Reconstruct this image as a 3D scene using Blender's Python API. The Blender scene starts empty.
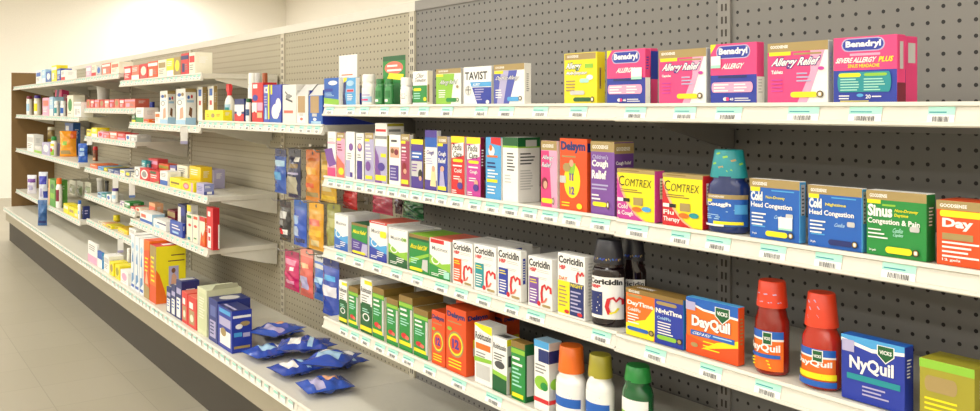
import bpy, bmesh, math, random
from mathutils import Matrix, Vector
random.seed(7)
C = bpy.context.scene.collection
E = 1.12                                   # eye height above the floor
F = 890.0; CX = 490.0; HY = 108.0          # focal length, centre column and horizon row of the photo
UX, UY = 635/1093.33, -890/1093.33         # along the gondola, towards the right
NX, NY = 890/1093.33, 635/1093.33          # away from the viewer, into the shelves
ROT = math.atan2(UY, UX)
WALL = 1.412                               # distance of the peg board plane

def at(P, s): return (NX*P + UX*s, NY*P + UY*s)
def s_of(px, P):
    t = (px-CX)/F
    return P*(NY*t-NX)/(UX-UY*t)
def zdepth(P, s): return NY*P + UY*s
def p_side(px, s):                          # distance at which a point of column s is seen at px
    t = (px-CX)/F
    return -s*(UX-UY*t)/(NX-NY*t)
def round_fit(xl, xr, P, ay):                # radius and column of an upright oval body seen between two columns
    t = ((xl+xr)/2-CX)/F; a, b = UX-UY*t, NX-NY*t; r = .01
    for _ in range(8):
        s = s_of((xl+xr)/2, P+r*ay); r = (xr-xl)/2/F*zdepth(P+r*ay, s)/math.hypot(a, ay*b)
    return r-.0004, s
def z_of(py, P, s): return E - (py-HY)/F*zdepth(P, s)

# ---------------------------------------------------------------- materials
def lin(h):
    r = [int(h[i:i+2], 16)/255 for i in (0, 2, 4)]
    return tuple(c/12.92 if c <= .04045 else ((c+.055)/1.055)**2.4 for c in r) + (1,)
NAMES = dict(white='f4f2ec', cream='efe9d2', black='161616', navy='1b2a6b', blue='1d5fb8', sky='4da3dc', lblue='a9cfe8',
    royal='2438a0', teal='1c8f96', mint='a9e0cd', green='1f8a3a', dgreen='0f5a2c', lime='8fc43a', yellow='f3e21a', gold='a8905a',
    dgold='8a6d33', orange='f0701c', dorange='e2501a', red='d2232a', dred='8e1420', maroon='7d1a34', pink='f0a6c4', hot='e8417f', mag='c83c9a',
    purple='7a4a9c', dpurple='4a3390', lav='b4aed2', grey='8d8d8a', lgrey='c9c8c4', dgrey='4a4a4a', brown='7a5230', kraft='b39468',
    peach='f7b98a', olive='a39a2c', coral='e8705a', skin='d9a58a')
_m = {}
def mat(c, rough=.42, metal=0, bump=0, trans=0, alpha=1, coat=0):
    key = (c, rough, metal, bump, trans, alpha, coat)
    if key in _m: return _m[key]
    m = bpy.data.materials.new('m_'+str(c)); m.use_nodes = True
    nt = m.node_tree; b = nt.nodes['Principled BSDF']
    col = lin(NAMES.get(c, c))
    n = nt.nodes.new('ShaderNodeTexNoise'); n.inputs['Scale'].default_value = 60; n.inputs['Detail'].default_value = 2
    tc = nt.nodes.new('ShaderNodeTexCoord'); nt.links.new(tc.outputs['Object'], n.inputs['Vector'])
    mx = nt.nodes.new('ShaderNodeMix'); mx.data_type = 'RGBA'
    mx.inputs['A'].default_value = col
    mx.inputs['B'].default_value = tuple(v*.93 for v in col[:3])+(1,)
    nt.links.new(n.outputs['Fac'], mx.inputs['Factor']); nt.links.new(mx.outputs['Result'], b.inputs['Base Color'])
    b.inputs['Roughness'].default_value = rough; b.inputs['Metallic'].default_value = metal
    b.inputs['Transmission Weight'].default_value = trans; b.inputs['Alpha'].default_value = alpha
    b.inputs['Coat Weight'].default_value = coat
    if bump:
        bp = nt.nodes.new('ShaderNodeBump'); bp.inputs['Strength'].default_value = bump; bp.inputs['Distance'].default_value = .01
        nt.links.new(n.outputs['Fac'], bp.inputs['Height']); nt.links.new(bp.outputs['Normal'], b.inputs['Normal'])
    _m[key] = m
    return m

def pegboard(name, base, hole):
    m = bpy.data.materials.new(name); m.use_nodes = True
    nt = m.node_tree; N = nt.nodes.new; L = nt.links.new; b = nt.nodes['Principled BSDF']
    tc = N('ShaderNodeTexCoord'); sp = N('ShaderNodeSeparateXYZ'); L(tc.outputs['Object'], sp.inputs[0])
    def cell(sock):
        a = N('ShaderNodeMath'); a.operation = 'DIVIDE'; a.inputs[1].default_value = .0254; L(sock, a.inputs[0])
        f = N('ShaderNodeMath'); f.operation = 'FLOORED_MODULO'; f.inputs[1].default_value = 1; L(a.outputs[0], f.inputs[0])
        s = N('ShaderNodeMath'); s.operation = 'SUBTRACT'; s.inputs[1].default_value = .5; L(f.outputs[0], s.inputs[0])
        q = N('ShaderNodeMath'); q.operation = 'MULTIPLY'; L(s.outputs[0], q.inputs[0]); L(s.outputs[0], q.inputs[1])
        return q.outputs[0]
    ad = N('ShaderNodeMath'); ad.operation = 'ADD'; L(cell(sp.outputs['X']), ad.inputs[0]); L(cell(sp.outputs['Z']), ad.inputs[1])
    lt = N('ShaderNodeMath'); lt.operation = 'LESS_THAN'; lt.inputs[1].default_value = .0169; L(ad.outputs[0], lt.inputs[0])
    ns = N('ShaderNodeTexNoise'); ns.inputs['Scale'].default_value = 5; L(tc.outputs['Object'], ns.inputs['Vector'])
    m1 = N('ShaderNodeMix'); m1.data_type = 'RGBA'; c = lin(base)
    m1.inputs['A'].default_value = c; m1.inputs['B'].default_value = tuple(v*.88 for v in c[:3])+(1,); L(ns.outputs['Fac'], m1.inputs['Factor'])
    m2 = N('ShaderNodeMix'); m2.data_type = 'RGBA'; m2.inputs['B'].default_value = lin(hole)
    L(lt.outputs[0], m2.inputs['Factor']); L(m1.outputs['Result'], m2.inputs['A']); L(m2.outputs['Result'], b.inputs['Base Color'])
    b.inputs['Roughness'].default_value = .55
    return m

# ---------------------------------------------------------------- mesh builder
_tc = {}
def text_mesh(s, bold):
    k = (s, bold)
    if k not in _tc:
        cu = bpy.data.curves.new('lettering', 'FONT'); cu.body = s; cu.resolution_u = 2; cu.offset = bold*1.1 if bold < .06 else bold*.5; cu.fill_mode = 'FRONT'
        ob = bpy.data.objects.new('lettering', cu); C.objects.link(ob)
        bpy.context.view_layer.update()
        me = bpy.data.meshes.new_from_object(ob.evaluated_get(bpy.context.evaluated_depsgraph_get()))
        vs = [tuple(v.co)[:2] for v in me.vertices]; fs = [tuple(p.vertices) for p in me.polygons]
        bpy.data.objects.remove(ob); bpy.data.curves.remove(cu); bpy.data.meshes.remove(me)
        x0 = min(v[0] for v in vs); x1 = max(v[0] for v in vs); y0 = min(v[1] for v in vs); y1 = max(v[1] for v in vs)
        _tc[k] = ([((x-x0)/(x1-x0), (y-y0)/(y1-y0)) for x, y in vs], fs)
    return _tc[k]

class MB:
    def __init__(self): self.v = []; self.f = []; self.m = []; self.mats = []; self.sm = []
    def mi(self, m):
        if m not in self.mats: self.mats.append(m)
        return self.mats.index(m)
    def add(self, vs, fs, m, smooth=False):
        o = len(self.v); self.v += [tuple(v) for v in vs]; k = self.mi(m)
        for f in fs: self.f.append(tuple(i+o for i in f)); self.m.append(k); self.sm.append(smooth)
    def box(self, x0, x1, y0, y1, z0, z1, m, faces=None, ch=0):
        """chamfered box; faces = dict front/side/left/top/back/bottom -> material"""
        faces = faces or {}
        if ch <= 0:
            vs = [(x, y, z) for z in (z0, z1) for y in (y0, y1) for x in (x0, x1)]
            for k, f in (('bottom', (0, 2, 3, 1)), ('top', (4, 5, 7, 6)), ('front', (0, 1, 5, 4)), ('back', (2, 6, 7, 3)), ('left', (0, 4, 6, 2)), ('side', (1, 3, 7, 5))):
                self.add([vs[i] for i in f], [(0, 1, 2, 3)], faces.get(k, m))
            return
        bm = bmesh.new(); bmesh.ops.create_cube(bm, size=1)
        for v in bm.verts: v.co = Vector(((x0+x1)/2+v.co.x*(x1-x0), (y0+y1)/2+v.co.y*(y1-y0), (z0+z1)/2+v.co.z*(z1-z0)))
        bmesh.ops.bevel(bm, geom=bm.edges[:], offset=ch, segments=1, affect='EDGES')
        bm.normal_update(); bm.verts.index_update()
        for f in bm.faces:
            n = f.normal; a = max((abs(n.x), 0), (abs(n.y), 1), (abs(n.z), 2))[1]
            k = ('side' if n.x > 0 else 'left') if a == 0 else ('back' if n.y > 0 else 'front') if a == 1 else ('top' if n.z > 0 else 'bottom')
            self.add([v.co[:] for v in f.verts], [tuple(range(len(f.verts)))], faces.get(k, m))
        bm.free()
    def prism(self, prof, x0, x1, m, closed=True):          # profile of (y, z), extruded along x
        n = len(prof); vs = [(x0, y, z) for y, z in prof]+[(x1, y, z) for y, z in prof]
        fs = [(i, (i+1) % n, n+(i+1) % n, n+i) for i in range(n if closed else n-1)]
        if closed: fs += [tuple(range(n-1, -1, -1)), tuple(range(n, 2*n))]
        self.add(vs, fs, m)
    def lathe(self, prof, m, n=24, ax=1, ay=1, cx=0, cy=0, smooth=True, cap=True):   # profile of (r, z)
        vs = []; fs = []
        for r, z in prof:
            for i in range(n):
                a = 2*math.pi*i/n; vs.append((cx+r*ax*math.cos(a), cy+r*ay*math.sin(a), z))
        for k in range(len(prof)-1):
            for i in range(n): fs.append((k*n+i, k*n+(i+1) % n, (k+1)*n+(i+1) % n, (k+1)*n+i))
        self.add(vs, fs, m, smooth)
        if cap:
            t = len(prof)-1
            self.add(vs[t*n:], [tuple(range(n))], m); self.add(vs[:n], [tuple(range(n-1, -1, -1))], m)
    def tube(self, pts, r, m, n=8):
        vs = []; fs = []
        for k, p in enumerate(pts):
            a = Vector(pts[max(0, k-1)]); b = Vector(pts[min(len(pts)-1, k+1)]); d = (b-a).normalized()
            e = d.cross(Vector((1, .3, .2))).normalized(); g = d.cross(e)
            for i in range(n):
                q = Vector(p)+r*(math.cos(6.2832*i/n)*e+math.sin(6.2832*i/n)*g); vs.append(q[:])
        for k in range(len(pts)-1):
            for i in range(n): fs.append((k*n+i, k*n+(i+1) % n, (k+1)*n+(i+1) % n, (k+1)*n+i))
        fs += [tuple(range(n-1, -1, -1)), tuple(range(len(vs)-n, len(vs)))]
        self.add(vs, fs, m, True)
    # printed graphics; fn(u, v, layer) maps the unit square onto a surface
    def art(self, spec, fn, rough=.42, seg=1):
        for k, p in enumerate(spec):
            t = p[0]; ly = k+1
            if t == 'r':
                x0, y0, x1, y1, c = p[1:6]; vs = []; fs = []
                for i in range(seg+1):
                    u = x0+(x1-x0)*i/seg; vs += [fn(u, y0, ly), fn(u, y1, ly)]
                    if i: fs.append((2*i-2, 2*i, 2*i+1, 2*i-1))
                self.add(vs, fs, mat(c, rough))
            elif t == 'c':
                cx, cy, rx, ry, c = p[1:6]; n = 20
                self.add([fn(cx+rx*math.cos(6.2832*i/n), cy+ry*math.sin(6.2832*i/n), ly) for i in range(n)], [tuple(range(n))], mat(c, rough))
            elif t == 'o':                                   # ring
                cx, cy, rx, ry, th, c = p[1:7]; n = 20; vs = []
                for i in range(n):
                    a = 6.2832*i/n; vs += [fn(cx+rx*math.cos(a), cy+ry*math.sin(a), ly), fn(cx+rx*(1-th)*math.cos(a), cy+ry*(1-th)*math.sin(a), ly)]
                self.add(vs, [(2*i, (2*i+2) % (2*n), (2*i+3) % (2*n), 2*i+1) for i in range(n)], mat(c, rough))
            elif t == 'g':
                self.add([fn(u, v, ly) for u, v in p[1]], [tuple(range(len(p[1])))], mat(p[2], rough))
            elif t == 'b':                                   # rounded pill
                x0, y0, x1, y1, c = p[1:6]; ry = (y1-y0)/2; rx = min((x1-x0)/2, p[6] if len(p) > 6 else (x1-x0)*.12); pts = []
                for (ax, a0) in ((x1-rx, -90), (x0+rx, 90)):
                    for i in range(7):
                        a = math.radians(a0+30*i); pts.append((ax+rx*math.cos(a), y0+ry+ry*math.sin(a)))
                self.add([fn(u, v, ly) for u, v in pts], [tuple(range(len(pts)))], mat(c, rough))
            elif t == 't':
                s, x0, y0, x1, y1, c = p[1:7]; sh = p[7] if len(p) > 7 else 0; bo = p[8] if len(p) > 8 else .02
                vs, fs = text_mesh(s, bo)
                self.add([fn(x0+(x1-x0)*(a*(1-abs(sh))+(sh*b if sh > 0 else 0)), y0+(y1-y0)*b, ly) for a, b in vs], fs, mat(c, rough))
            elif t == 'l':                                   # lines of print too small to read
                x0, y1, x1, n, dy, c = p[1:7]; rr = random.Random(int(x0*997+y1*131+n))
                for i in range(n):
                    w = (x1-x0)*(.65+.35*rr.random()); a = y1-dy*i
                    self.add([fn(x0, a-dy*.42, ly), fn(x0+w, a-dy*.42, ly), fn(x0+w, a, ly), fn(x0, a, ly)], [(0, 1, 2, 3)], mat(c, rough))
            elif t == 'a':                                   # thick stroke through points
                pts, w, c = p[1], p[2], p[3]; asp = p[4] if len(p) > 4 else 1; vs = []
                for i, (u, v) in enumerate(pts):
                    a = pts[max(0, i-1)]; b = pts[min(len(pts)-1, i+1)]; dx, dy = (b[0]-a[0])*asp, b[1]-a[1]; l = math.hypot(dx, dy) or 1
                    vs += [fn(u-dy/l*w/asp, v+dx/l*w, ly), fn(u+dy/l*w/asp, v-dx/l*w, ly)]
                self.add(vs, [(2*i, 2*i+1, 2*i+3, 2*i+2) for i in range(len(pts)-1)], mat(c, rough))
    def build(self, name, parent=None):
        me = bpy.data.meshes.new(name); me.from_pydata(self.v, [], self.f)
        for m in self.mats: me.materials.append(m)
        me.polygons.foreach_set('material_index', self.m); me.polygons.foreach_set('use_smooth', self.sm); me.update()
        o = bpy.data.objects.new(name, me); C.objects.link(o)
        if parent: o.parent = parent
        return o

def tag(o, label, cat, group=None, kind=None):
    o['label'] = label; o['category'] = cat
    if group: o['group'] = group
    if kind: o['kind'] = kind
    return o
def put(o, P, s, z, yaw=0):
    x, y = at(P, s); o.location = (x, y, z); o.rotation_euler = (0, 0, ROT+math.radians(yaw)); return o
def empty(name, P, s, z, yaw=0):
    o = bpy.data.objects.new(name, None); o.empty_display_size = .05; C.objects.link(o); return put(o, P, s, z, yaw)
def struct(o): o['kind'] = 'structure'; return o

# ---------------------------------------------------------------- setting
def tile_floor():
    m = bpy.data.materials.new('floor_tiles'); m.use_nodes = True; nt = m.node_tree; b = nt.nodes['Principled BSDF']
    tc = nt.nodes.new('ShaderNodeTexCoord'); br = nt.nodes.new('ShaderNodeTexBrick'); br.offset = 0
    nt.links.new(tc.outputs['Object'], br.inputs['Vector'])
    br.inputs['Color1'].default_value = lin('a39c8a'); br.inputs['Color2'].default_value = lin('9e9784'); br.inputs['Mortar'].default_value = lin('918a78')
    br.inputs['Scale'].default_value = 1; br.inputs['Brick Width'].default_value = .305; br.inputs['Row Height'].default_value = .305; br.inputs['Mortar Size'].default_value = .002
    nt.links.new(br.outputs['Color'], b.inputs['Base Color']); b.inputs['Roughness'].default_value = .35
    return m
S0, S1, P0, P1, TOP = -12.5, 4.2, -6.5, 5.2, 2.75
def slab(name, a, b, z0, z1, m):
    mb = MB(); x0, x1 = a; mb.box(x0, x1, b[0], b[1], z0, z1, m); o = mb.build(name); o.rotation_euler = (0, 0, ROT); return struct(o)
paint = mat('f6f0e4', .8); ceil = mat('f7f3ea', .9)
# local x = along the gondola (s), local y = into the shelves (P)
slab('floor', (S0, S1), (P0, P1), -.05, 0, tile_floor())
slab('ceiling', (S0, S1), (P0, P1), TOP, TOP+.05, ceil)
slab('wall_back', (S0, S1), (P1, P1+.1), -.05, TOP+.05, paint)
slab('wall_front', (S0, S1), (P0-.1, P0), -.05, TOP+.05, paint)
slab('wall_left', (S0-.1, S0), (P0-.1, P1+.1), -.05, TOP+.05, paint)
slab('wall_right', (S1, S1+.1), (P0-.1, P1+.1), -.05, TOP+.05, paint)

# ---------------------------------------------------------------- gondola bays
PEGL = pegboard('pegboard_beige', 'aea68f', '453f33'); PEGD = pegboard('pegboard_grey', '7e7b76', '12100d')
STEEL = mat('d9d5c8', .4); GREYM = mat('8a8680', .5); DARK = mat('3b352c', .6); BEIGE = mat('a59c86', .5); SHELFM = mat('dcd8ca', .4)
DECKZ = E-.835; DECKP = 1.035; GTOP = E+.30
BAYS = [('C', -2.373, -1.154), ('D', -1.154, .065), ('B', -3.40, -2.373), ('A', -4.62, -3.40), ('M', -5.84, -4.62), ('L', -7.06, -5.84), ('K', -8.5, -7.06)]
BAYLAB = dict(C='grey pegboard bay of the shelving behind the right cartons', D='nearest grey pegboard bay of the shelving at far right',
    B='beige pegboard bay behind the hanging bags', A='beige shelving bay left of the hanging bags', M='beige shelving bay, second left of the hanging bags',
    L='beige shelving bay beside the orange pouch', K='last beige shelving bay beside the brown end panel')
for k, a, b in BAYS:
    w = b-a; dark = k in 'CD'
    r = empty('gondola_bay', WALL, (a+b)/2, 0); tag(r, BAYLAB[k], 'shelving', 'joined bays of the shelving run')
    mb = MB(); mb.box(-w/2, w/2, 0, .02, 0, GTOP, PEGD if dark else PEGL); o = mb.build('back_panel', r)
    mb = MB(); mb.box(-w/2, w/2, -.004, .024, GTOP, GTOP+.03, GREYM if dark else STEEL); mb.build('top_rail', r)
    um = GREYM if dark else mat('c8c1ad', .5)
    mb = MB(); mb.box(w/2-.032, w/2-.001, -.006, 0, DECKZ+.001, GTOP, um)
    for i in range(int((GTOP-DECKZ)/.0254)):
        z = DECKZ+.012+i*.0254
        for x in (w/2-.023, w/2-.013): mb.box(x, x+.004, -.0066, -.006, z, z+.014, DARK)
    mb.build('upright', r)
    y0 = DECKP-WALL
    mb = MB(); mb.box(-w/2+.0005, w/2-.0005, y0, -.0005, DECKZ-.02, DECKZ, SHELFM); mb.build('base_deck', r)
    mb = MB(); mb.prism([(y0, .002), (y0-.012, .002), (y0-.015, -.004), (y0-.011, -.006), (y0-.015, -.026), (y0-.018, -.031), (y0, -.031)][::-1], -w/2+.001, w/2-.001, STEEL)
    rail_ = mb.build('price_rail', r); rail_.location.z = DECKZ
    mb = MB(); mb.box(-w/2+.0005, w/2-.0005, y0+.002, y0+.02, DECKZ-.11, DECKZ-.031, BEIGE); mb.build('base_fascia', r)
    mb = MB(); mb.box(-w/2, w/2, y0+.03, y0+.045, 0, DECKZ-.11, DARK); mb.build('kick_plate', r)
    if k in 'AMLKB':
        x = -w/2+.02
        while x < w/2-.05:
            h = mb = MB(); h.box(x, x+.036, y0-.0162, y0-.0152, DECKZ-.027, DECKZ-.005, mat('white'))
            h.box(x+.002, x+.034, y0-.0166, y0-.0162, DECKZ-.014, DECKZ-.006, mat('mint'))
            x += .05+.03*random.random()
            mb.build('price_tag', rail_).location.z = -DECKZ

# brown end panel and shelves
mb = MB(); mb.box(-.012, .012, -.33, .01, 0, GTOP, mat('7c5f35', .6)); o = mb.build('end_panel')
put(o, WALL, -8.513, 0); tag(o, 'brown wooden end panel closing the far left of the shelving', 'panel')

def tag_art(w, h):
    sp = [('r', 0, .5, 1, 1, 'mint'), ('r', .05, .62, .7, .7, 'teal')]
    x = .2
    while x < .8:
        d = random.choice((.012, .02, .03)); sp.append(('r', x, .08, x+d, .4, 'dgrey')); x += d+random.choice((.02, .03))
    return sp
def shelf(key, a, b, ztop, P, label, tags=None, grey=True, rail=.045):
    """one lift-off shelf: panel, front price rail, brackets, price tags"""
    w = b-a; mid = (a+b)/2; D = WALL-P-.008
    r = empty('shelf', P, mid, ztop); tag(r, label, 'shelf', 'steel shelves of the run')
    mb = MB(); mb.box(-w/2+.001, w/2-.001, .001, D, -.02, 0, SHELFM, {'bottom': GREYM if grey else SHELFM}, .001)  # grey shelves: shade under the panel is put into the bottom colour
    mb.build('shelf_panel', r)
    prof = [(0, .003), (-.005, .003), (-.007, -.002), (-.003, -.004), (-.008, -.022), (-.011, -.023), (-.012, -.027), (-.009, -.029), (0, -.029)]
    mb = MB(); mb.prism(prof[::-1], -w/2+.0015, w/2-.0015, STEEL); rail_ = mb.build('price_rail', r)
    if rail:
        mb = MB(); mb.box(-w/2+.003, w/2-.003, D-.012, D, -rail, -.02, GREYM if grey else SHELFM); mb.build('rear_rail', r)
    for x in (-w/2+.006, w/2-.010):
        mb = MB(); mb.prism([(D, -.02), (.05, -.02), (.05, -.026), (D-.05, -.075), (D, -.085)], x, x+.004, GREYM if grey else SHELFM); mb.build('bracket', r)
    sl = (-.0035, -.0045), (-.0083, -.0225)
    def tg(x0, x1):
        mb = MB(); e = .0012
        (ya, za), (yb, zb) = sl; h = 1.12
        fn = lambda u, v, l: (x0+(x1-x0)*u, yb+(ya-yb)*v*h-e-.0001*l, zb-.001+(za-zb)*v*h)
        mb.add([fn(0, 0, 0), fn(1, 0, 0), fn(1, 1, 0), fn(0, 1, 0)], [(0, 1, 2, 3)], mat('white', .5))
        q = [fn(0, 0, -6), fn(1, 0, -6), fn(1, 1, -6), fn(0, 1, -6)]
        mb.add(q+[fn(0, 0, 0), fn(1, 0, 0), fn(1, 1, 0), fn(0, 1, 0)], [(0, 3, 2, 1), (0, 1, 5, 4), (1, 2, 6, 5), (2, 3, 7, 6), (3, 0, 4, 7)], mat('white', .5))
        mb.art(tag_art(1, 1), fn); mb.build('price_tag', rail_)
    if tags == 'auto':
        x = -w/2+.015
        while x < w/2-.04: tg(x, x+.034); x += .046+.04*random.random()
    elif tags:
        for p0, p1 in tags:
            s0, s1 = s_of(p0, P-.006), s_of(p1, P-.006)
            if s0 >= a-.005 and s1 <= b+.02: tg(s0-mid, s1-mid)
    return r
# ---------------------------------------------------------------- shelves
T1 = [(326, 334), (347, 355), (360, 369), (380, 389), (400, 409), (418.5, 429), (441.5, 453), (475, 487.6), (499, 514), (533, 548), (570, 587), (625, 646), (674, 696), (716, 742), (788, 819), (849, 882), (928, 955)]
T2 = [(328, 335.5), (336.5, 343.5), (345, 353), (356, 364), (366.5, 374.5), (376.5, 386), (388, 397.6), (399.4, 409), (411.5, 422), (424, 435), (437, 447), (451, 463.5), (469, 481), (485.5, 499), (503, 518), (522, 537), (542, 558), (563, 581), (591, 610), (627, 648), (671, 690), (706, 730.6), (760, 786), (815, 842), (882, 916)]
T3 = [(336, 346), (354, 364), (373, 382), (391, 402), (412, 423), (435, 448), (455, 468), (477, 491), (505, 519), (527, 545), (592, 611), (645, 666), (700, 722), (755, 781)]
T4 = [(340, 348), (351, 359), (362, 370), (375, 385), (388, 398), (403, 414), (424, 436), (452, 466), (486, 502), (530, 548)]
SH = {}
RN = ['top', 'second', 'third', 'fourth']
for i, tl in enumerate((T1, T2, T3, T4)):
    z = E+.006-.2032*i
    SH['R%d' % (i+1)] = (1.107, z)
    shelf('R', -2.372, -1.1545, z, 1.107, '%s long steel shelf of the right cartons, left of the rail seam' % RN[i], tl)
    shelf('R', -1.1535, .064, z-.001, 1.103, '%s long steel shelf of the right cartons, right of the rail seam' % RN[i], tl)
def lshelf(key, a, b, z, P, label, **k):
    SH[key] = (P, E+z); shelf(key, a, b, E+z, P, label, 'auto', grey=False, **k)
lshelf('B1', -3.53, -2.376, -.050, 1.107, 'white shelf above the hanging bags, holding the kraft-window boxes')
lshelf('A0', -4.77, -3.46, .135, 1.10, 'top white shelf holding red and yellow cartons above the foot-care boxes')
lshelf('A1', -4.66, -3.532, -.072, 1.12, 'white shelf under the four pale foot-care boxes')
lshelf('A2', -4.66, -3.46, -.347, 1.124, 'white shelf under the red, yellow and lavender cartons in two rows')
lshelf('A3', -4.66, -3.46, -.553, 1.124, 'white shelf carrying the tall red tube')
lshelf('M0', -5.88, -4.785, .178, 1.10, 'highest white shelf with faint pale cartons, second bay left of the bags')
lshelf('M1', -5.88, -4.662, -.002, 1.15, 'white shelf holding the long row of small red cartons')
lshelf('M2', -5.88, -4.662, -.172, 1.15, 'white shelf holding small yellow and pink cartons')
lshelf('M3', -5.88, -4.662, -.36, 1.15, 'white shelf holding low orange and blue cartons')
lshelf('M4', -5.88, -4.662, -.522, 1.15, 'white shelf holding the dark-lidded jars')
lshelf('M5', -5.82, -4.662, -.672, 1.15, 'white shelf holding yellow bottles just above the base deck')
for k, a, b, w in (('L', -7.06, -5.884, 'beside the middle bay'), ('K', -8.498, -7.062, 'against the brown end panel')):
    lshelf(k+'0', a, b, .178, 1.10, 'highest white shelf of the far left %s' % w)
    lshelf(k+'1', a, b, -.057, 1.12, 'white shelf of pale bottles at far left %s' % w)
    lshelf(k+'2', a, b, -.342, 1.12, 'white shelf at the height of the orange pouch %s' % w)
    lshelf(k+'3', a, b if k == 'K' else -5.845, -.69, 1.12, 'lowest white shelf at far left %s' % w)
for k in 'AML': SH[k+'D'] = (DECKP, DECKZ)
SH['D'] = (DECKP, DECKZ)
WHERE = dict(R1='on the top right shelf', R2='on the second right shelf', R3='on the third right shelf', R4='on the lowest right shelf',
    B1='on the shelf above the hanging bags', A0='on the topmost middle shelf', A1='on the shelf of foot-care boxes', A2='on the two-row shelf',
    A3='on the shelf of the tall red tube', D='on the base deck', M0='on the highest left shelf', M1='on the red-carton shelf', M2='above the low orange carton',
    M3='on the shelf of low cartons', M4='on the jar shelf', M5='on the yellow-bottle shelf', L0='on the far-left top shelf', L1='on the far-left pale-bottle shelf',
    L2='on the orange-pouch shelf', L3='on the far-left lowest shelf')
USED = set()
def mk(label, sh):
    t = label if sh is None else label+' '+WHERE[sh]
    n = len(t.split())
    if t in USED: print('DUPLICATE LABEL', t)
    if n < 4 or n > 16: print('LABEL LENGTH', n, t)
    USED.add(t); return t

def carton(sh, xl, xr, yt, label, base, front=(), side=None, top=None, xs=None, d=None, sb=.006, sart=(), tart=(), name='medicine_carton', cat='box', yaw=0, h=None, lift=0, where=True, group=None):
    P, z = SH[sh]; P += sb; z += .0004+lift
    sl, sr = s_of(xl, P), s_of(xr, P)
    w = sr-sl-.001
    h = h or z_of(yt, P, sl)-z
    if xs: d = max(.012, min(.26, p_side(xs, sr)-P))
    d = min(d or .05, WALL-P-.03)
    mb = MB()
    mb.box(-w/2, w/2, -d/2, d/2, 0, h, mat(base), {'side': mat(side or base), 'top': mat(top or base)}, min(.0008, w*.05))
    mb.art(front, lambda u, v, l: (-w/2+w*u, -d/2-.0001-.00012*l, h*v))
    sa = list(sart) or [('l', .25, .8, .75, 6, .05, 'white' if base != 'white' else 'lgrey')]
    mb.art(sa, lambda u, v, l: (w/2+.0001+.00012*l, -d/2+d*u, h*v))
    mb.art(list(tart) or [('r', .02, .78, .98, .80, 'grey')], lambda u, v, l: (-w/2+w*u, -d/2+d*v, h+.0001+.00012*l))
    o = mb.build(name); put(o, P+d/2, (sl+sr)/2, z, yaw)
    tag(o, mk(label, sh if where else None), cat, group or 'cartons '+WHERE[sh]); o['wdh'] = (w, d, h)
    return o
def seal(x, y, c='black'): return [('c', x, y, .055, .055, c), ('c', x, y, .042, .042, 'gold'), ('r', x-.02, y-.025, x+.02, y+.025, 'white')]
def gs(c='gold', x=.5): return [('r', 0, .86, 1, 1, c), ('t', 'GOODSENSE', .06, .895, x, .95, 'white', 0, .03)]

# ------------------------------------------------ top right shelf
alg = lambda sub: [('g', [(0, 0), (.62, 0), (.78, .85), (0, .85)], 'hot'), ('g', [(.5, 0), (.66, 0), (.95, .85), (.72, .85), (.72, .5)], 'pink'), ('r', 0, .85, 1, 1, 'gold'), ('t', 'GOODSENSE', .05, .91, .35, .96, 'white', 0, .03),
    ('r', .03, .79, .4, .85, 'yellow'), ('r', .45, .79, .9, .82, 'gold'),
    ('t', 'Allergy Relief', .03, .565, .9, .765, '5a2a86', .1, .16), ('t', 'Allergy Relief', .045, .58, .885, .75, 'white', .1, .06), ('t', sub, .07, .49, .27, .55, 'white', 0, .03),
    ('l', .07, .4, .3, 4, .06, 'mag'), ('l', .5, .5, .75, 3, .06, 'lav'), ('b', .4, .1, .84, .19, 'yellow')] + seal(.88, .15) + [('c', .9, .56, .05, .03, 'mag')]
ben = [('r', 0, 0, 1, .5, 'royal'), ('r', 0, .48, 1, 1, 'hot'), ('g', [(0, .84), (.13, 1), (0, 1)], 'yellow'),
    ('b', .13, .75, .87, .97, 'lav', .1), ('b', .15, .765, .85, .955, 'royal', .1), ('t', 'Benadryl', .19, .79, .81, .93, 'white', 0, .04),
    ('t', 'ALLERGY', .25, .58, .75, .67, 'white', .1, .03), ('r', .18, .43, .8, .47, 'navy'), ('b', .03, .19, .93, .36, 'pink', .05), ('l', .08, .33, .42, 3, .05, 'white'), ('l', .53, .33, .85, 3, .05, 'white'),
    ('c', .34, .08, .05, .03, 'white'), ('c', .39, .08, .04, .03, 'hot'), ('t', '48', .44, .055, .52, .1, 'white'), ('l', .55, .1, .9, 2, .035, 'white')]
sev = [('r', 0, 0, 1, .52, 'royal'), ('r', 0, .5, 1, 1, 'hot'), ('b', .13, .78, .82, .98, 'lav', .1), ('b', .15, .795, .8, .965, 'royal', .1), ('t', 'Benadryl', .2, .82, .76, .94, 'white', 0, .04),
    ('r', .27, .715, .75, .75, 'pink'), ('t', 'SEVERE ALLERGY', .03, .61, .7, .69, 'white', .05, .07), ('t', 'PLUS', .72, .61, .96, .69, 'yellow', .1, .03), ('t', 'SINUS HEADACHE', .24, .535, .74, .59, 'yellow', 0, .02),
    ('b', .07, .17, .92, .47, 'teal', .04), ('b', .09, .395, .45, .455, 'yellow'), ('b', .5, .405, .86, .45, 'lime'), ('l', .12, .37, .45, 5, .04, 'mint'), ('l', .5, .37, .85, 5, .04, 'mint'),
    ('c', .44, .12, .055, .025, 'sky'), ('t', '20', .53, .07, .61, .13, 'white'), ('l', .63, .11, .8, 1, .04, 'white'), ('l', .1, .12, .33, 2, .04, 'white'), ('l', .12, .04, .6, 1, .03, 'yellow')]
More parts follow.
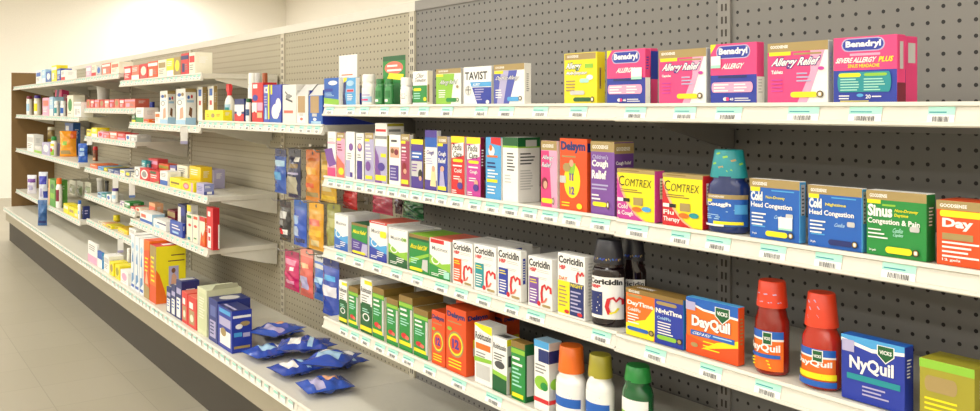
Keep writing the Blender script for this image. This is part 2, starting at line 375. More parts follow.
carton('R1', 324, 339, 78.5, 'blue carton with green bottom edge, leftmost', 'blue', [('r', 0, 0, 1, .1, 'white'), ('g', [(0, .08), (1, .03), (1, .22), (0, .3)], 'lime'), ('c', .6, .82, .3, .08, 'white'), ('r', .05, .52, .6, .62, 'royal'), ('l', .1, .47, .7, 3, .05, 'lblue')], side='white', xs=343, tart=[('r', .1, .1, .9, .9, 'blue')])
carton('R1', 343.5, 356, 78, 'sky blue carton with yellow corner and dark arc,', 'sky', [('g', [(0, 0), (.25, 0), (.12, .4), (.25, .85), (0, .85)], 'navy'), ('g', [(0, .82), (.25, .9), (.3, 1), (0, 1)], 'yellow'), ('r', .25, .48, .85, .6, 'lav'), ('r', .3, .5, .8, .57, 'red'), ('l', .3, .4, .85, 4, .06, 'white'), ('c', .55, .8, .3, .1, 'lblue')], side='white', xs=359)
carton('R1', 412.5, 427.5, 71.5, 'white carton with green lower panel and cream side', 'white', [('t', 'Chlor', .25, .8, .8, .93, 'black', .15, 0), ('t', 'Trimeton', .1, .68, .95, .79, 'black', .12, 0), ('r', .02, .08, .98, .58, 'green'), ('b', .08, .42, .6, .5, 'yellow'), ('l', .1, .36, .7, 3, .07, 'mint'), ('c', .85, .18, .1, .06, 'yellow')], side='cream', xs=433, sart=[('r', 0, .1, .35, .6, 'gold')])
carton('R1', 436, 461, 69.5, 'lime green and white carton with gold band', 'white', [('g', [(0, 0), (.6, 0), (.75, .86), (0, .86)], 'lime'), ('r', 0, .87, 1, 1, 'gold'), ('t', 'GOODSENSE', .1, .91, .5, .96, 'white'), ('r', .02, .79, .3, .86, 'yellow'), ('t', 'Allergy Relief', .12, .53, .9, .7, 'dgreen', .1, .05), ('t', 'Allergy Relief', .13, .54, .89, .69, 'white', .1, .01), ('l', .12, .42, .4, 4, .06, 'white'), ('b', .42, .09, .85, .2, 'green')]+seal(.88, .15, 'green')+[('c', .88, .5, .05, .04, 'gold')], side='lgrey', xs=462.5)
carton('R1', 463.3, 491.5, 67.5, 'white carton with slanted blue panel and black serif letters', 'white', [('t', 'TAVIST', .06, .66, .86, .87, 'black', 0, .02), ('g', [(.52, 0), (1, 0), (1, .46), (.32, .46)], 'royal'), ('g', [(.3, .48), (1, .48), (1, .6), (.25, .6)], 'sky'), ('t', 'ALLERGY', .34, .5, .62, .57, 'white', .1), ('l', .42, .42, .75, 5, .065, 'lav'), ('o', .19, .38, .11, .13, .25, 'lgrey'), ('a', [(.19, .28), (.19, .5)], .01, 'dgrey'), ('a', [(.1, .4), (.28, .4)], .01, 'dgrey'), ('c', .88, .08, .06, .05, 'white')], side='lgrey', xs=493.5)
carton('R1', 493.8, 524.5, 65, 'white and lavender-blue carton with gold band', 'white', [('g', [(0, 0), (.5, 0), (.78, .84), (0, .84)], '4d57b0'), ('g', [(.1, 0), (.32, 0), (.5, .84), (.25, .84)], 'lav'), ('r', 0, .85, 1, 1, 'gold'), ('t', 'GOODSENSE', .06, .9, .35, .95, 'white'), ('r', .02, .77, .32, .84, 'yellow'), ('t', 'DayHist Allergy', .04, .585, .88, .72, 'navy', .1, .05), ('t', 'DayHist Allergy', .045, .59, .875, .715, 'white', .1, .01), ('l', .07, .38, .35, 4, .06, 'white'), ('b', .46, .09, .85, .2, 'sky')]+seal(.88, .16), side='white', xs=531.5, sart=[('l', .3, .75, .7, 9, .05, 'grey')])
carton('R1', 564, 597, 54, 'bright yellow carton with gold band,', 'yellow', [('r', .03, .87, .97, .99, 'gold'), ('t', 'GOODSENSE', .1, .91, .45, .96, 'white'), ('t', 'Allergy', .03, .65, .57, .825, 'dgreen', .1, .16), ('t', 'Allergy', .045, .665, .555, .81, 'white', .1, .06), ('t', 'Multi-Symptom', .04, .56, .75, .65, 'dgreen', .1, .12), ('t', 'Multi-Symptom', .045, .565, .745, .645, 'white', .1, .03), ('r', .65, .7, .9, .78, 'lime'), ('c', .8, .52, .1, .05, 'white'), ('b', .5, .42, .78, .5, 'mint'), ('l', .07, .47, .4, 4, .06, 'gold'), ('b', .2, .19, .65, .27, 'lgrey'), ('b', .3, .06, .85, .14, 'dgreen')]+seal(.88, .1), xs=605.5, sart=[('r', .3, .3, .5, .7, 'gold'), ('r', .35, .35, .42, .66, 'black')])
b1 = carton('R1', 607, 645.5, 51, 'pink and blue allergy carton beside the bright yellow one', 'royal', ben+[('r', .66, .45, .93, .66, 'white'), ('r', .66, .45, .93, .5, 'mint')], side='hot', top='hot', xs=650, sart=[('r', 0, 0, 1, .48, 'white'), ('l', .2, .85, .8, 5, .05, 'royal')])
carton('R1', 612, 651, 51, 'second pink and blue allergy carton standing behind the first', 'royal', ben, side='hot', top='hot', d=.018, sb=.045, sart=[('r', 0, .45, 1, .95, 'royal')])
carton('R1', 659, 706.5, 51, 'pink and white allergy carton, third right of the rail seam', 'white', alg('Capsules'), side='lgrey', xs=709.5)
carton('R1', 710.5, 757, 45, 'pink and blue allergy carton with white sticker on corner', 'royal', ben+[('r', .02, .6, .24, .8, 'white'), ('r', .02, .6, .24, .65, 'mint')], side='hot', top='hot', xs=764.5, sart=[('r', 0, 0, 1, .44, 'white'), ('l', .2, .4, .8, 5, .05, 'lgrey')])
carton('R1', 767.5, 828.5, 44, 'pink and white allergy carton next to the largest one', 'white', alg('Tablets'), side='lgrey', xs=832, sart=[('l', .3, .8, .7, 8, .06, 'lav')])
carton('R1', 833.5, 897.5, 38.5, 'large pink and blue carton with teal list panel', 'royal', sev, side='hot', top='hot', xs=906, sart=[('r', 0, 0, 1, .3, 'maroon'), ('r', .3, .5, .7, .9, 'lgrey')])
carton('R1', 845, 906, 40, 'pink carton standing hidden behind the large teal-panel carton', 'hot', sev, side='hot', d=.03, sb=.05, sart=[('r', .2, .6, .8, .9, 'lgrey')])

# ------------------------------------------------ second right shelf
def kid(xl, xr, yt, label, base, acc, extra=(), **k):
    return carton('R2', xl, xr, yt, label, base, list(extra), side=k.pop('side', acc), **k)
gold = lambda c='gold': [('r', 0, .87, 1, 1, c), ('t', 'GOODSENSE', .12, .9, .85, .95, 'white', 0, .02), ('r', 0, .82, .55, .87, 'yellow')]
kid(327.5, 335.5, 131.5, 'white carton with pink swirl, leftmost', 'white', 'white', [('r', 0, 0, 1, .2, 'hot'), ('g', [(0, .2), (1, .2), (.55, .45), (0, .6)], 'pink'), ('a', [(.1, .62), (.35, .4), (.7, .25)], .1, 'purple', .2), ('l', .15, .85, .85, 3, .05, 'lgrey'), ('r', 0, .74, 1, .77, 'pink')], xs=336.5)
kid(336.8, 344.5, 132.5, 'pale pink carton with gold top second from left end', 'pink', 'white', gold()+[('l', .1, .75, .8, 3, .06, 'maroon'), ('g', [(0, 0), (1, 0), (1, .3), (0, .5)], 'coral'), ('c', .6, .15, .35, .08, 'yellow')], xs=345.5)
kid(345.8, 354.5, 131.5, 'white carton with purple lower panel and face picture', 'white', 'lgrey', [('r', 0, .05, .5, .4, 'lav'), ('c', .6, .68, .25, .08, 'purple'), ('l', .2, .55, .8, 3, .05, 'grey'), ('r', .5, .05, .8, .15, 'dpurple')], xs=356)
kid(356, 363.5, 133, 'slim white carton with dark purple lower panel', 'white', 'lgrey', [('c', .5, .7, .32, .09, 'purple'), ('c', .5, .72, .2, .05, 'skin'), ('l', .15, .92, .85, 2, .04, 'grey'), ('r', .15, .03, .85, .42, 'dpurple'), ('l', .2, .55, .8, 2, .05, 'grey')], xs=364.5)
kid(364.8, 373.5, 132.5, 'lavender carton with gold top and yellow seal, slim,', 'lav', 'white', gold()+[('l', .1, .76, .8, 2, .07, 'white'), ('l', .15, .6, .8, 3, .06, 'white'), ('c', .4, .32, .3, .1, 'purple'), ('r', .1, .06, .9, .13, 'yellow')], xs=375)
carton('R2', 375, 387, 123, 'tall white and violet carton with yellow stripe and mustard side', 'white', [('r', 0, 0, 1, .62, 'lav'), ('g', [(0, 0), (.6, 0), (.3, .45), (0, .6)], 'purple'), ('r', .08, .86, .92, .9, 'red'), ('r', 0, .74, 1, .79, 'grey'), ('r', .05, .05, .95, .14, 'yellow'), ('r', .5, .44, .95, .5, 'yellow'), ('c', .55, .28, .3, .07, 'dpurple')], side='olive', top='white', xs=404, sart=[('r', 0, .8, 1, .95, 'white'), ('r', .1, .86, .8, .9, 'grey')])
kid(389, 400.5, 134.5, 'white carton with violet panel and group photo', 'white', 'lgrey', [('r', .1, .55, .9, .76, 'skin'), ('c', .3, .68, .15, .05, 'brown'), ('c', .65, .66, .18, .06, 'maroon'), ('r', .08, .1, .85, .4, 'dpurple'), ('l', .15, .35, .75, 4, .06, 'lav'), ('r', .2, .86, .7, .9, 'dgrey')], xs=401.5)
kid(401, 409.5, 134, 'crimson carton with gold top and yellow seal', 'a33a5c', 'white', gold()+[('l', .1, .76, .8, 2, .07, 'white'), ('c', .4, .35, .25, .12, 'dred'), ('c', .5, .3, .2, .05, 'skin'), ('r', .05, .06, .9, .14, 'yellow'), ('l', .1, .62, .8, 3, .05, 'pink')], xs=411, top='dgold')
kid(411, 423, 139, 'blue and violet carton with child picture and white top edge', 'dpurple', 'gold', [('r', 0, .9, 1, 1, 'yellow'), ('r', .05, .6, .95, .76, 'blue'), ('l', .12, .73, .88, 2, .07, 'white'), ('r', .05, .25, .95, .56, 'lgrey'), ('c', .8, .3, .18, .1, 'black'), ('c', .8, .22, .12, .05, 'skin'), ('l', .1, .5, .6, 3, .06, 'purple')], xs=424.5, top='dgold')
kid(425, 437, 130, 'tall violet and white carton with blonde child picture', 'white', 'white', [('r', 0, .88, 1, 1, 'dpurple'), ('r', 0, .72, 1, .88, 'blue'), ('t', 'Cough', .1, .58, .8, .67, 'dpurple', .1), ('l', .1, .54, .7, 3, .04, 'lav'), ('r', 0, 0, 1, .18, 'dpurple'), ('g', [(.45, .08), (.95, .08), (.85, .4), (.6, .4)], 'f0d8a0'), ('c', .72, .37, .13, .05, 'skin')], xs=438, top='dpurple')
kid(437.5, 447.5, 136, 'blue carton with gold top and white side strip', 'royal', 'white', gold()+[('t', 'Cough', .1, .63, .85, .73, 'white'), ('t', 'Relief', .1, .52, .85, .61, 'white'), ('g', [(.2, .1), (.8, .1), (.6, .4), (.3, .4)], 'lav'), ('c', .5, .42, .2, .05, 'skin'), ('r', .05, .04, .9, .11, 'yellow')], xs=450)
ped = lambda c, t: [('r', 0, .89, 1, 1, 'yellow'), ('g', [(.05, .62), (.95, .68), (.95, .9), (.05, .86)], 'white'), ('t', 'Pedia', .1, .76, .85, .87, 'black', .08, .015), ('t', 'Care', .15, .645, .85, .745, 'black', .08, .015), ('b', .15, .56, .9, .61, 'yellow'), ('l', .15, .51, .85, 1, .06, 'white'), ('t', t, .25, .38, .8, .45, 'white'), ('l', .2, .32, .7, 2, .04, 'white'), ('c', .72, .24, .14, .05, 'skin'), ('c', .7, .16, .2, .06, 'dpurple'), ('l', .1, .08, .5, 2, .035, 'white')]
kid(451, 464.5, 136, 'orange-red carton with yellow top and slanted white name panel', 'red', 'white', ped('red', 'Cold'), xs=466)
kid(466.5, 480.5, 137, 'magenta carton with yellow top and slanted white name panel', 'mag', 'maroon', ped('mag', 'Cough'), xs=484)
kid(485.5, 501, 137, 'sky blue carton with red corner and bird picture', 'sky', 'white', [('g', [(.35, .9), (1, .87), (1, 1), (.35, 1)], 'red'), ('c', .4, .78, .2, .08, 'white'), ('c', .35, .83, .1, .05, 'orange'), ('r', .1, .68, .8, .71, 'orange'), ('l', .12, .6, .9, 2, .06, 'navy'), ('l', .15, .48, .85, 3, .05, 'white'), ('r', .1, .28, .8, .33, 'yellow'), ('l', .15, .22, .8, 3, .05, 'white')], xs=502.5)
carton('R2', 502.5, 518, 137, 'white liquid carton with dark green top, front and side printed', 'white', [('r', 0, .86, 1, 1, 'dgreen'), ('r', 0, .84, 1, .87, 'lime'), ('l', .3, .76, .9, 6, .05, 'dgrey'), ('l', .15, .42, .6, 3, .05, 'lgrey')], side='white', top='white', xs=540, sart=[('r', 0, .86, 1, 1, 'dgreen'), ('r', .35, .85, .85, .96, 'lgrey'), ('r', 0, .84, 1, .86, 'lime'), ('l', .1, .76, .8, 4, .05, 'dgrey'), ('l', .1, .5, .7, 8, .04, 'lgrey')])
kid(541, 557, 140.5, 'pink children\'s carton with gold band and girl picture', 'pink', 'white', [('g', [(0, 0), (.7, 0), (.5, .85), (0, .85)], 'hot'), ('r', 0, .86, 1, 1, 'gold'), ('t', 'GOODSENSE', .1, .9, .8, .95, 'white'), ('t', 'Allergy', .05, .7, .85, .79, 'dpurple', .1, .05), ('t', 'Relief', .05, .6, .7, .68, 'dpurple', .1, .05), ('t', 'Allergy', .06, .705, .84, .785, 'white', .1, .01), ('t', 'Relief', .06, .605, .69, .675, 'white', .1, .01), ('c', .25, .36, .2, .09, 'maroon'), ('c', .3, .34, .13, .06, 'skin'), ('b', .05, .07, .75, .14, 'yellow')]+seal(.8, .11), xs=559)
carton('R2', 559.5, 587, 138, 'orange carton with yellow oval and blue heavy name lettering', 'dorange', [('t', 'Delsym', .05, .8, .95, .96, 'navy', 0, .05), ('l', .1, .76, .85, 1, .05, 'gold'), ('c', .47, .42, .3, .24, 'yellow'), ('g', [(.35, .5), (.55, .5), (.6, .66), (.33, .66)], 'lime'), ('c', .45, .66, .08, .05, 'skin'), ('r', .38, .42, .43, .52, 'purple'), ('r', .47, .42, .52, .52, 'purple'), ('t', '12', .38, .23, .56, .34, 'purple', 0, .04), ('r', .02, .38, .25, .48, 'lgrey'), ('c', .28, .6, .14, .06, 'gold'), ('l', .1, .12, .5, 2, .04, 'yellow'), ('c', .75, .08, .1, .04, 'yellow')], side='dorange', xs=591, sart=[('r', .1, .82, .9, .94, 'navy')])
carton('R2', 590.5, 614.5, 141, 'purple cough carton with gold top and yellow key-shaped seal', 'purple', [('r', 0, .86, 1, 1, 'gold'), ('t', 'GOODSENSE', .08, .9, .75, .95, 'white'), ('t', "Children's", .08, .76, .75, .82, 'lav'), ('t', 'Cough', .06, .63, .75, .75, 'white', 0, .04), ('t', 'Relief', .06, .49, .68, .61, 'white', 0, .04), ('l', .06, .42, .8, 2, .05, 'lav'), ('l', .06, .28, .45, 2, .05, 'white'), ('b', .1, .12, .7, .18, 'yellow')]+seal(.75, .15), side='6b3f8c', top='gold', xs=634, sart=[('r', 0, .84, 1, .98, 'gold'), ('t', 'GOODSENSE', .1, .88, .8, .93, 'white'), ('t', 'Cough Relief', .08, .68, .85, .74, 'white'), ('l', .1, .6, .8, 7, .06, 'lav')])
com = lambda c, a, b, p: [('r', 0, .92, 1, 1, 'gold'), ('l', .1, .975, .6, 1, .04, 'dgold'), ('g', [(0, 0), (.78, 0), (.55, .12), (.3, .35), (.15, .6), (.05, .85), (0, .9)], 'peach'), ('g', [(0, 0), (.72, 0), (.5, .1), (.25, .33), (.1, .58), (0, .85)], c),
    ('t', 'C', .05, .66, .2, .86, 'black', 0, -.004), ('t', 'OMTREX', .21, .66, .93, .81, 'black', .03, -.008), ('l', .1, .6, .75, 2, .04, 'dgold'), ('r', .45, .3, .7, .45, 'gold'), ('r', .02, .35, .35, .42, 'black'), ('r', .02, .35, .18, .42, 'white'), ('t', a, .03, .21, .3, .3, 'white'), ('t', b, .03, .06, .45, .17, 'white'), ('c', .55, .22, .13, .05, 'orange'), ('c', .8, .24, .12, .05, p)]
carton('R2', 617, 655, 168, 'yellow carton with magenta curve and tall black lettering', 'yellow', com('mag', 'Cold', '& Cough', 'sky'), side='mag', top='gold', xs=665, sart=[('r', .5, .45, .9, .85, 'white'), ('l', .55, .8, .85, 5, .06, 'grey')])
carton('R2', 662.5, 703, 172.5, 'yellow carton with red curve and tall black lettering', 'yellow', com('red', 'Flu', 'Therapy', 'teal'), side='red', top='gold', xs=713, sart=[('r', .35, .45, .85, .85, 'white'), ('l', .4, .8, .8, 5, .06, 'grey')])
cold = lambda nd, nc: gs('gold', .36)+[('r', .02, .79, .22, .86, 'yellow'), ('l', .45, .83, .9, 1, .05, 'sky'), ('t', 'Cold', .03, .63, .27, .79, 'white', 0, .05), ('t', nd, .34, .67, .72, .73, nc), ('t', 'Head Congestion', .035, .5, .86, .61, 'white', 0, .025),
    ('l', .05, .43, .35, 4, .06, 'white'), ('t', 'CoolIce', .5, .36, .72, .42, 'lblue', .15), ('b', .74, .38, .88, .46, 'lgrey'), ('l', .07, .22, .4, 1, .05, 'sky'), ('t', '24 gels', .06, .06, .16, .1, 'white')]
carton('R2', 749.5, 800, 178, 'blue head-cold carton with gold band, beside the dark blue bottle', 'blue', cold('Non-Drowsy', 'yellow')+[('r', .6, .19, .87, .4, 'white'), ('r', .6, .19, .87, .22, 'mint'), ('b', .34, .06, .78, .15, 'yellow')]+seal(.84, .11), side='sky', top='white', xs=806.5, sart=[('r', .2, .45, .8, .95, 'lgrey'), ('l', .3, .9, .7, 8, .06, 'dgrey')])
carton('R2', 807.5, 862.5, 184.5, 'blue head-cold carton with gold band, beside the green carton', 'blue', cold('Nighttime', 'yellow')+[('b', .4, .06, .84, .15, 'navy')]+seal(.88, .11), side='sky', top='white', xs=867, sart=[('r', .2, .45, .8, .95, 'lgrey'), ('l', .3, .9, .7, 8, .06, 'dgrey')])
carton('R2', 866, 927, 189.5, 'green sinus carton with gold band and white lettering', 'green', gs('gold', .36)+[('r', .02, .8, .25, .86, 'yellow'), ('r', .28, .77, .5, .8, 'lime'), ('t', 'Sinus', .03, .6, .45, .79, 'white', 0, .04), ('t', 'Non-Drowsy', .48, .68, .88, .74, 'yellow', .05), ('t', 'Daytime', .48, .61, .72, .67, 'yellow', .05), ('t', 'Congestion & Pain', .03, .47, .9, .58, 'white', 0, .025), ('l', .04, .41, .3, 1, .05, 'white'), ('l', .04, .35, .34, 1, .05, 'white'), ('l', .04, .29, .4, 1, .05, 'white'), ('t', 'CoolIce', .45, .38, .65, .45, 'mint', .15), ('t', 'Caplets', .45, .31, .65, .37, 'mint', .15), ('b', .74, .42, .9, .5, 'lgrey'), ('b', .34, .06, .78, .16, 'yellow'), ('t', '24 gels', .06, .06, .18, .1, 'white')]+seal(.84, .11), side='1a7a35', top='white', xs=936)
carton('R2', 936, 1000, 199.5, 'orange daytime carton cut by the right picture edge', 'dorange', gs('gold', .5)+[('b', .06, .75, .9, .85, 'yellow', .03), ('t', 'Day', .1, .55, .6, .73, 'white', 0, .04), ('r', .1, .4, .6, .5, 'gold'), ('l', .1, .37, .7, 4, .07, 'white'), ('t', '12 gels', .1, .06, .4, .11, 'white')], side='orange', d=.05)

# ------------------------------------------------ third right shelf
muc = lambda c, c2: [('r', .1, .97, .9, .99, 'lgrey'), ('t', 'Mucinex', .12, .7, .88, .8, 'grey', 0, .01), ('g', [(0, 0), (1, 0), (1, .45), (.6, .38), (0, .58)], c), ('g', [(0, 0), (1, 0), (1, .22), (0, .35)], c2), ('o', .3, .45, .2, .11, .25, 'white'), ('l', .45, .25, .9, 3, .05, 'white'), ('l', .1, .12, .6, 2, .04, 'white')]
carton('R3', 334.5, 348, 213, 'white and blue carton with grey lettering, leftmost', 'white', muc('sky', 'blue'), d=.1)
carton('R3', 351.5, 367.5, 222, 'green-topped navy carton with yellow lettering', 'dpurple', [('r', 0, .92, 1, 1, 'dgold'), ('g', [(0, .5), (1, .42), (1, .92), (0, .92)], 'green'), ('t', 'Mucus Relief', .08, .68, .95, .8, 'yellow', .08, .03), ('l', .12, .4, .6, 3, .07, 'lav'), ('g', [(.6, .1), (1, .05), (1, .4), (.7, .4)], 'lav'), ('b', .05, .05, .9, .13, 'yellow')], side='white', d=.1, top='dgreen')
carton('R3', 369.5, 387, 220, 'white and blue carton with red top edge', 'white', [('r', 0, .94, 1, 1, 'red')]+muc('sky', 'royal')+[('b', .62, .62, .98, .78, 'yellow')], side='white', top='coral', d=.1)
carton('R3', 388.5, 407.5, 227, 'white and green carton with grey lettering and pale top', 'white', muc('lime', 'dgreen')+[('t', 'DM', .72, .7, .95, .8, 'lime')], side='lgrey', top='white', d=.1)
carton('R3', 409, 429, 233, 'all-green carton with yellow lettering', 'green', [('r', 0, .91, 1, 1, 'dgold'), ('r', 0, .85, 1, .91, 'dgreen'), ('t', 'Mucus Relief DM', .06, .62, .94, .75, 'yellow', .1, .02), ('g', [(0, .2), (1, .5), (1, .58), (0, .32)], 'lime'), ('l', .1, .38, .5, 3, .06, 'mint'), ('g', [(.65, .12), (.95, .08), (.95, .4), (.7, .38)], 'lgrey'), ('b', .05, .05, .7, .13, 'yellow')], side='lgrey', top='lime', d=.1)
carton('R3', 429.5, 450.5, 237, 'white and green carton with red label on its top edge', 'white', [('r', .05, .88, .7, .98, 'red')]+muc('lime', 'green')[1:]+[('r', .7, .05, .97, .22, 'mint')], side='lgrey', top='coral', d=.1)
cor = lambda c: [('t', 'Coricidin', .04, .8, .92, .95, 'black', 0, .03), ('t', 'HBP', .07, .7, .36, .78, 'red', 0, .04), ('l', .4, .76, .9, 2, .035, 'lgrey'), ('l', .4, .62, .9, 2, .03, 'lgrey'), ('r', .06, .07, .46, .6, c), ('l', .1, .55, .42, 2, .05, 'yellow'), ('l', .1, .36, .4, 5, .055, 'white'),
    ('a', [(.62, .12), (.58, .3), (.62, .44), (.72, .48), (.78, .4), (.86, .47), (.96, .44), (.97, .34)], .028, 'red', .65), ('a', [(.62, .14), (.72, .16), (.8, .24)], .02, 'coral', .65), ('c', .48, .1, .07, .05, 'red'), ('b', .62, .05, .96, .1, 'gold')]
carton('R3', 452.5, 472.5, 240, 'white heart-swirl carton with orange panel', 'white', cor('dorange'), side='white', top='white', d=.1)
carton('R3', 474, 496, 243.5, 'white heart-swirl carton with teal panel', 'white', cor('teal'), side='white', d=.1, sart=[('r', .3, .4, .7, .95, 'royal')])
carton('R3', 497.5, 521, 246.5, 'white heart-swirl carton with blue panel', 'white', cor('royal'), side='white', xs=527.5, sart=[('r', .3, .35, .7, .85, 'royal'), ('l', .35, .8, .65, 8, .05, 'white')])
carton('R3', 504, 530, 243, 'white carton half hidden behind the blue-panel heart-swirl carton', 'white', (), d=.03, sb=.115, sart=[('l', .2, .8, .8, 8, .06, 'grey')])
carton('R3', 528, 552, 255, 'white heart-swirl carton with purple panel', 'white', cor('purple'), side='white', d=.1, sart=[('r', .35, .45, .75, .85, 'dpurple')])
carton('R3', 557.5, 585, 252, 'tall white carton with yellow and navy halves', 'white', [('t', 'Coricidin', .04, .84, .94, .96, 'black', 0, .03), ('t', 'HBP', .07, .74, .3, .81, 'red', 0, .04), ('l', .5, .8, .9, 2, .03, 'lgrey'), ('r', .02, .04, .46, .56, 'yellow'), ('r', .46, .04, .97, .56, 'navy'), ('t', 'DAY', .06, .57, .38, .63, 'orange', 0, .02), ('t', 'NIGHT', .5, .49, .94, .55, 'yellow', 0, .02), ('l', .07, .48, .4, 6, .06, 'gold'), ('l', .5, .43, .9, 6, .06, 'lav'), ('c', .36, .08, .09, .03, 'red'), ('c', .84, .08, .09, .03, 'red'), ('a', [(.74, .58), (.72, .68), (.78, .74), (.85, .7), (.92, .75), (.98, .7)], .02, 'red', .6)], side='white', xs=596.5, sart=[('l', .3, .9, .7, 14, .05, 'lgrey')])
dn = [('r', 0, 0, .54, 1, 'orange'), ('g', [(0, 0), (.5, 0), (.54, .3), (.54, .75), (.35, .4), (0, .25)], 'yellow'), ('r', .52, 0, 1, 1, 'royal'), ('r', 0, .9, 1, 1, 'dgold'), ('t', 'GOODSENSE', .05, .92, .25, .97, 'white'), ('b', .02, .82, .3, .88, 'gold'), ('b', .55, .8, .9, .87, 'gold'),
    ('t', 'DayTime', .03, .63, .5, .75, 'white', 0, .03), ('t', 'NightTime', .545, .6, .985, .73, 'white', 0, .03), ('t', 'Cold/Flu', .04, .53, .27, .6, 'white'), ('t', 'Cold/Flu', .57, .51, .8, .57, 'lblue'), ('l', .04, .48, .25, 4, .06, 'white'), ('l', .58, .46, .85, 5, .055, 'white'), ('b', .03, .12, .42, .2, 'blue'), ('b', .57, .1, .9, .19, 'lime'), ('c', .47, .16, .045, .06, 'black'), ('c', .95, .15, .045, .06, 'black'), ('c', .47, .16, .03, .04, 'gold'), ('c', .95, .15, .03, .04, 'gold')]
carton('R3', 626, 683.5, 287, 'wide half orange, half blue day-and-night carton', 'royal', dn, side='2a7fd0', top='dgold', xs=698, tart=[('r', 0, 0, 1, .9, 'dgold'), ('t', 'GOODSENSE', .1, .3, .4, .6, 'white')], sart=[('b', .6, .2, .9, .5, 'lblue'), ('l', .15, .8, .7, 6, .06, 'sky')])
dq = [('g', [(0, 0), (1, 0), (1, .42), (.55, .2), (0, .32)], 'dorange'), ('g', [(.3, .12), (1, .3), (1, .42), (.6, .3)], 'yellow'), ('g', [(0, .93), (.35, .83), (1, .8), (1, 1), (0, 1)], 'blue'), ('g', [(0, .9), (.35, .8), (1, .77), (1, .81), (.35, .84), (0, .94)], 'white'), ('g', [(.57, .93), (.85, .93), (.85, .77), (.71, .64), (.57, .77)], 'white'), ('g', [(.585, .92), (.835, .92), (.835, .775), (.71, .66), (.585, .775)], 'dgreen'), ('t', 'VICKS', .61, .79, .81, .86, 'white', 0, .03),
    ('t', 'DayQuil', .115, .44, .865, .71, 'dred', 0, .14), ('t', 'DayQuil', .12, .45, .86, .7, 'white', 0, .045), ('r', .1, .34, .94, .43, 'blue'), ('t', 'COLD & FLU', .13, .36, .5, .41, 'white', .1, .02), ('l', .54, .41, .9, 1, .05, 'lblue'), ('l', .35, .28, .8, 1, .05, 'yellow'), ('l', .35, .21, .7, 2, .05, 'yellow'), ('c', .18, .17, .07, .04, 'gold'), ('r', .01, .78, .2, .93, 'lav')]
carton('R3', 686, 738.5, 296, 'orange carton with green shield badge and white lettering', 'orange', dq, side='dorange', top='sky', xs=745, sart=[('l', .3, .8, .8, 8, .06, 'gold')])
nq = [('g', [(0, .95), (.5, .85), (1, .9), (1, 1), (0, 1)], 'sky'), ('g', [(0, .9), (.5, .8), (1, .86), (1, .91), (.5, .86), (0, .95)], 'white'), ('g', [(.58, .95), (.85, .95), (.85, .8), (.715, .68), (.58, .8)], 'white'), ('g', [(.595, .94), (.835, .94), (.835, .805), (.715, .7), (.595, .805)], 'dgreen'), ('t', 'VICKS', .62, .82, .81, .88, 'white', 0, .03), ('t', 'NyQuil', .14, .44, .84, .7, 'white', 0, .03), ('r', .1, .33, .94, .42, 'teal'), ('l', .35, .27, .8, 3, .06, 'lav'), ('r', .02, .75, .22, .93, 'lav')]
carton('R3', 841, 905, 333, 'royal blue carton with green shield badge and white lettering', 'royal', nq, side='royal', top='blue', xs=914)
carton('R3', 919, 975, 357, 'low olive and yellow carton right of the royal blue carton', 'olive', [('r', 0, .86, 1, 1, 'lime'), ('b', .1, .5, .7, .75, 'gold'), ('l', .1, .4, .8, 3, .08, 'yellow')], d=.05)

# ------------------------------------------------ lowest right shelf
def rob(xl, xr, yt, label, xs, gt, hh=None):
    if gt: sp = [('r', 0, .88, 1, 1, 'dgold'), ('r', 0, .8, 1, .87, 'lime'), ('l', .1, .76, .8, 2, .09, 'white'), ('r', .84, .1, 1, .78, 'lgrey'), ('l', .12, .58, .8, 3, .05, 'mint'), ('c', .4, .27, .22, .05, 'red'), ('c', .62, .25, .15, .04, 'coral'), ('r', .05, .1, .9, .17, 'yellow')]
    else: sp = [('r', 0, .52, 1, 1, 'white'), ('r', .35, .9, 1, .97, 'yellow'), ('t', 'Robitussin', .06, .74, .94, .84, 'black', 0, .02), ('l', .1, .7, .8, 3, .05, 'grey'), ('r', .1, .5, .9, .56, 'dgreen'), ('o', .5, .3, .3, .07, .3, 'white'), ('r', 0, .05, 1, .13, 'yellow'), ('l', .2, .45, .8, 2, .04, 'mint')]
    return carton('R4', xl, xr, yt, label, 'green' if gt else 'dgreen', sp, side='cream', top='dgold' if gt else 'white', d=.09, sart=[('r', .2, .1, .9, .75, 'lgrey'), ('r', 0, .85, 1, 1, 'dgold' if gt else 'white'), ('r', .3, .2, .8, .5, 'green')], tart=[('r', 0, .4, 1, .42, 'dgrey')])
rob(339, 347, 279.5, 'dark green and white carton, first from the left end', 349, 0)
rob(348.5, 358, 285.5, 'green carton with brown top, first from the left end', 360.5, 1)
rob(360.5, 372, 277, 'dark green and white carton, second from the left end', 374.5, 0)
rob(372.5, 384, 286, 'tall green carton with brown top, second from the left end', 388, 1)
rob(386.5, 398, 297, 'short green carton with brown top, third from the left end', 400, 1)
rob(399, 412.5, 294, 'tall green carton with brown top, fourth from the left end', 416, 1)
rob(413.5, 428, 307, 'green carton with brown top touching the orange carton', 431.5, 1)
dl = [('t', 'Delsym', .06, .82, .95, .93, 'navy', 0, .05), ('l', .1, .78, .85, 1, .04, 'gold'), ('c', .5, .44, .4, .2, 'gold'), ('c', .5, .44, .35, .17, 'yellow'), ('c', .5, .44, .3, .14, 'dorange'), ('t', '12', .33, .37, .67, .52, 'dpurple', 0, .05), ('l', .15, .2, .8, 3, .05, 'yellow'), ('c', .2, .66, .12, .03, 'lime')]
dsd = [('t', 'Delsym', .08, .82, .92, .92, 'navy', 0, .05), ('r', .3, .3, .95, .55, 'yellow'), ('r', .3, .3, .95, .42, 'lgrey')]
carton('R4', 431.5, 445, 309.5, 'orange carton with violet number, left of its taller twin', 'dorange', dl, side='dorange', d=.05, sart=dsd)
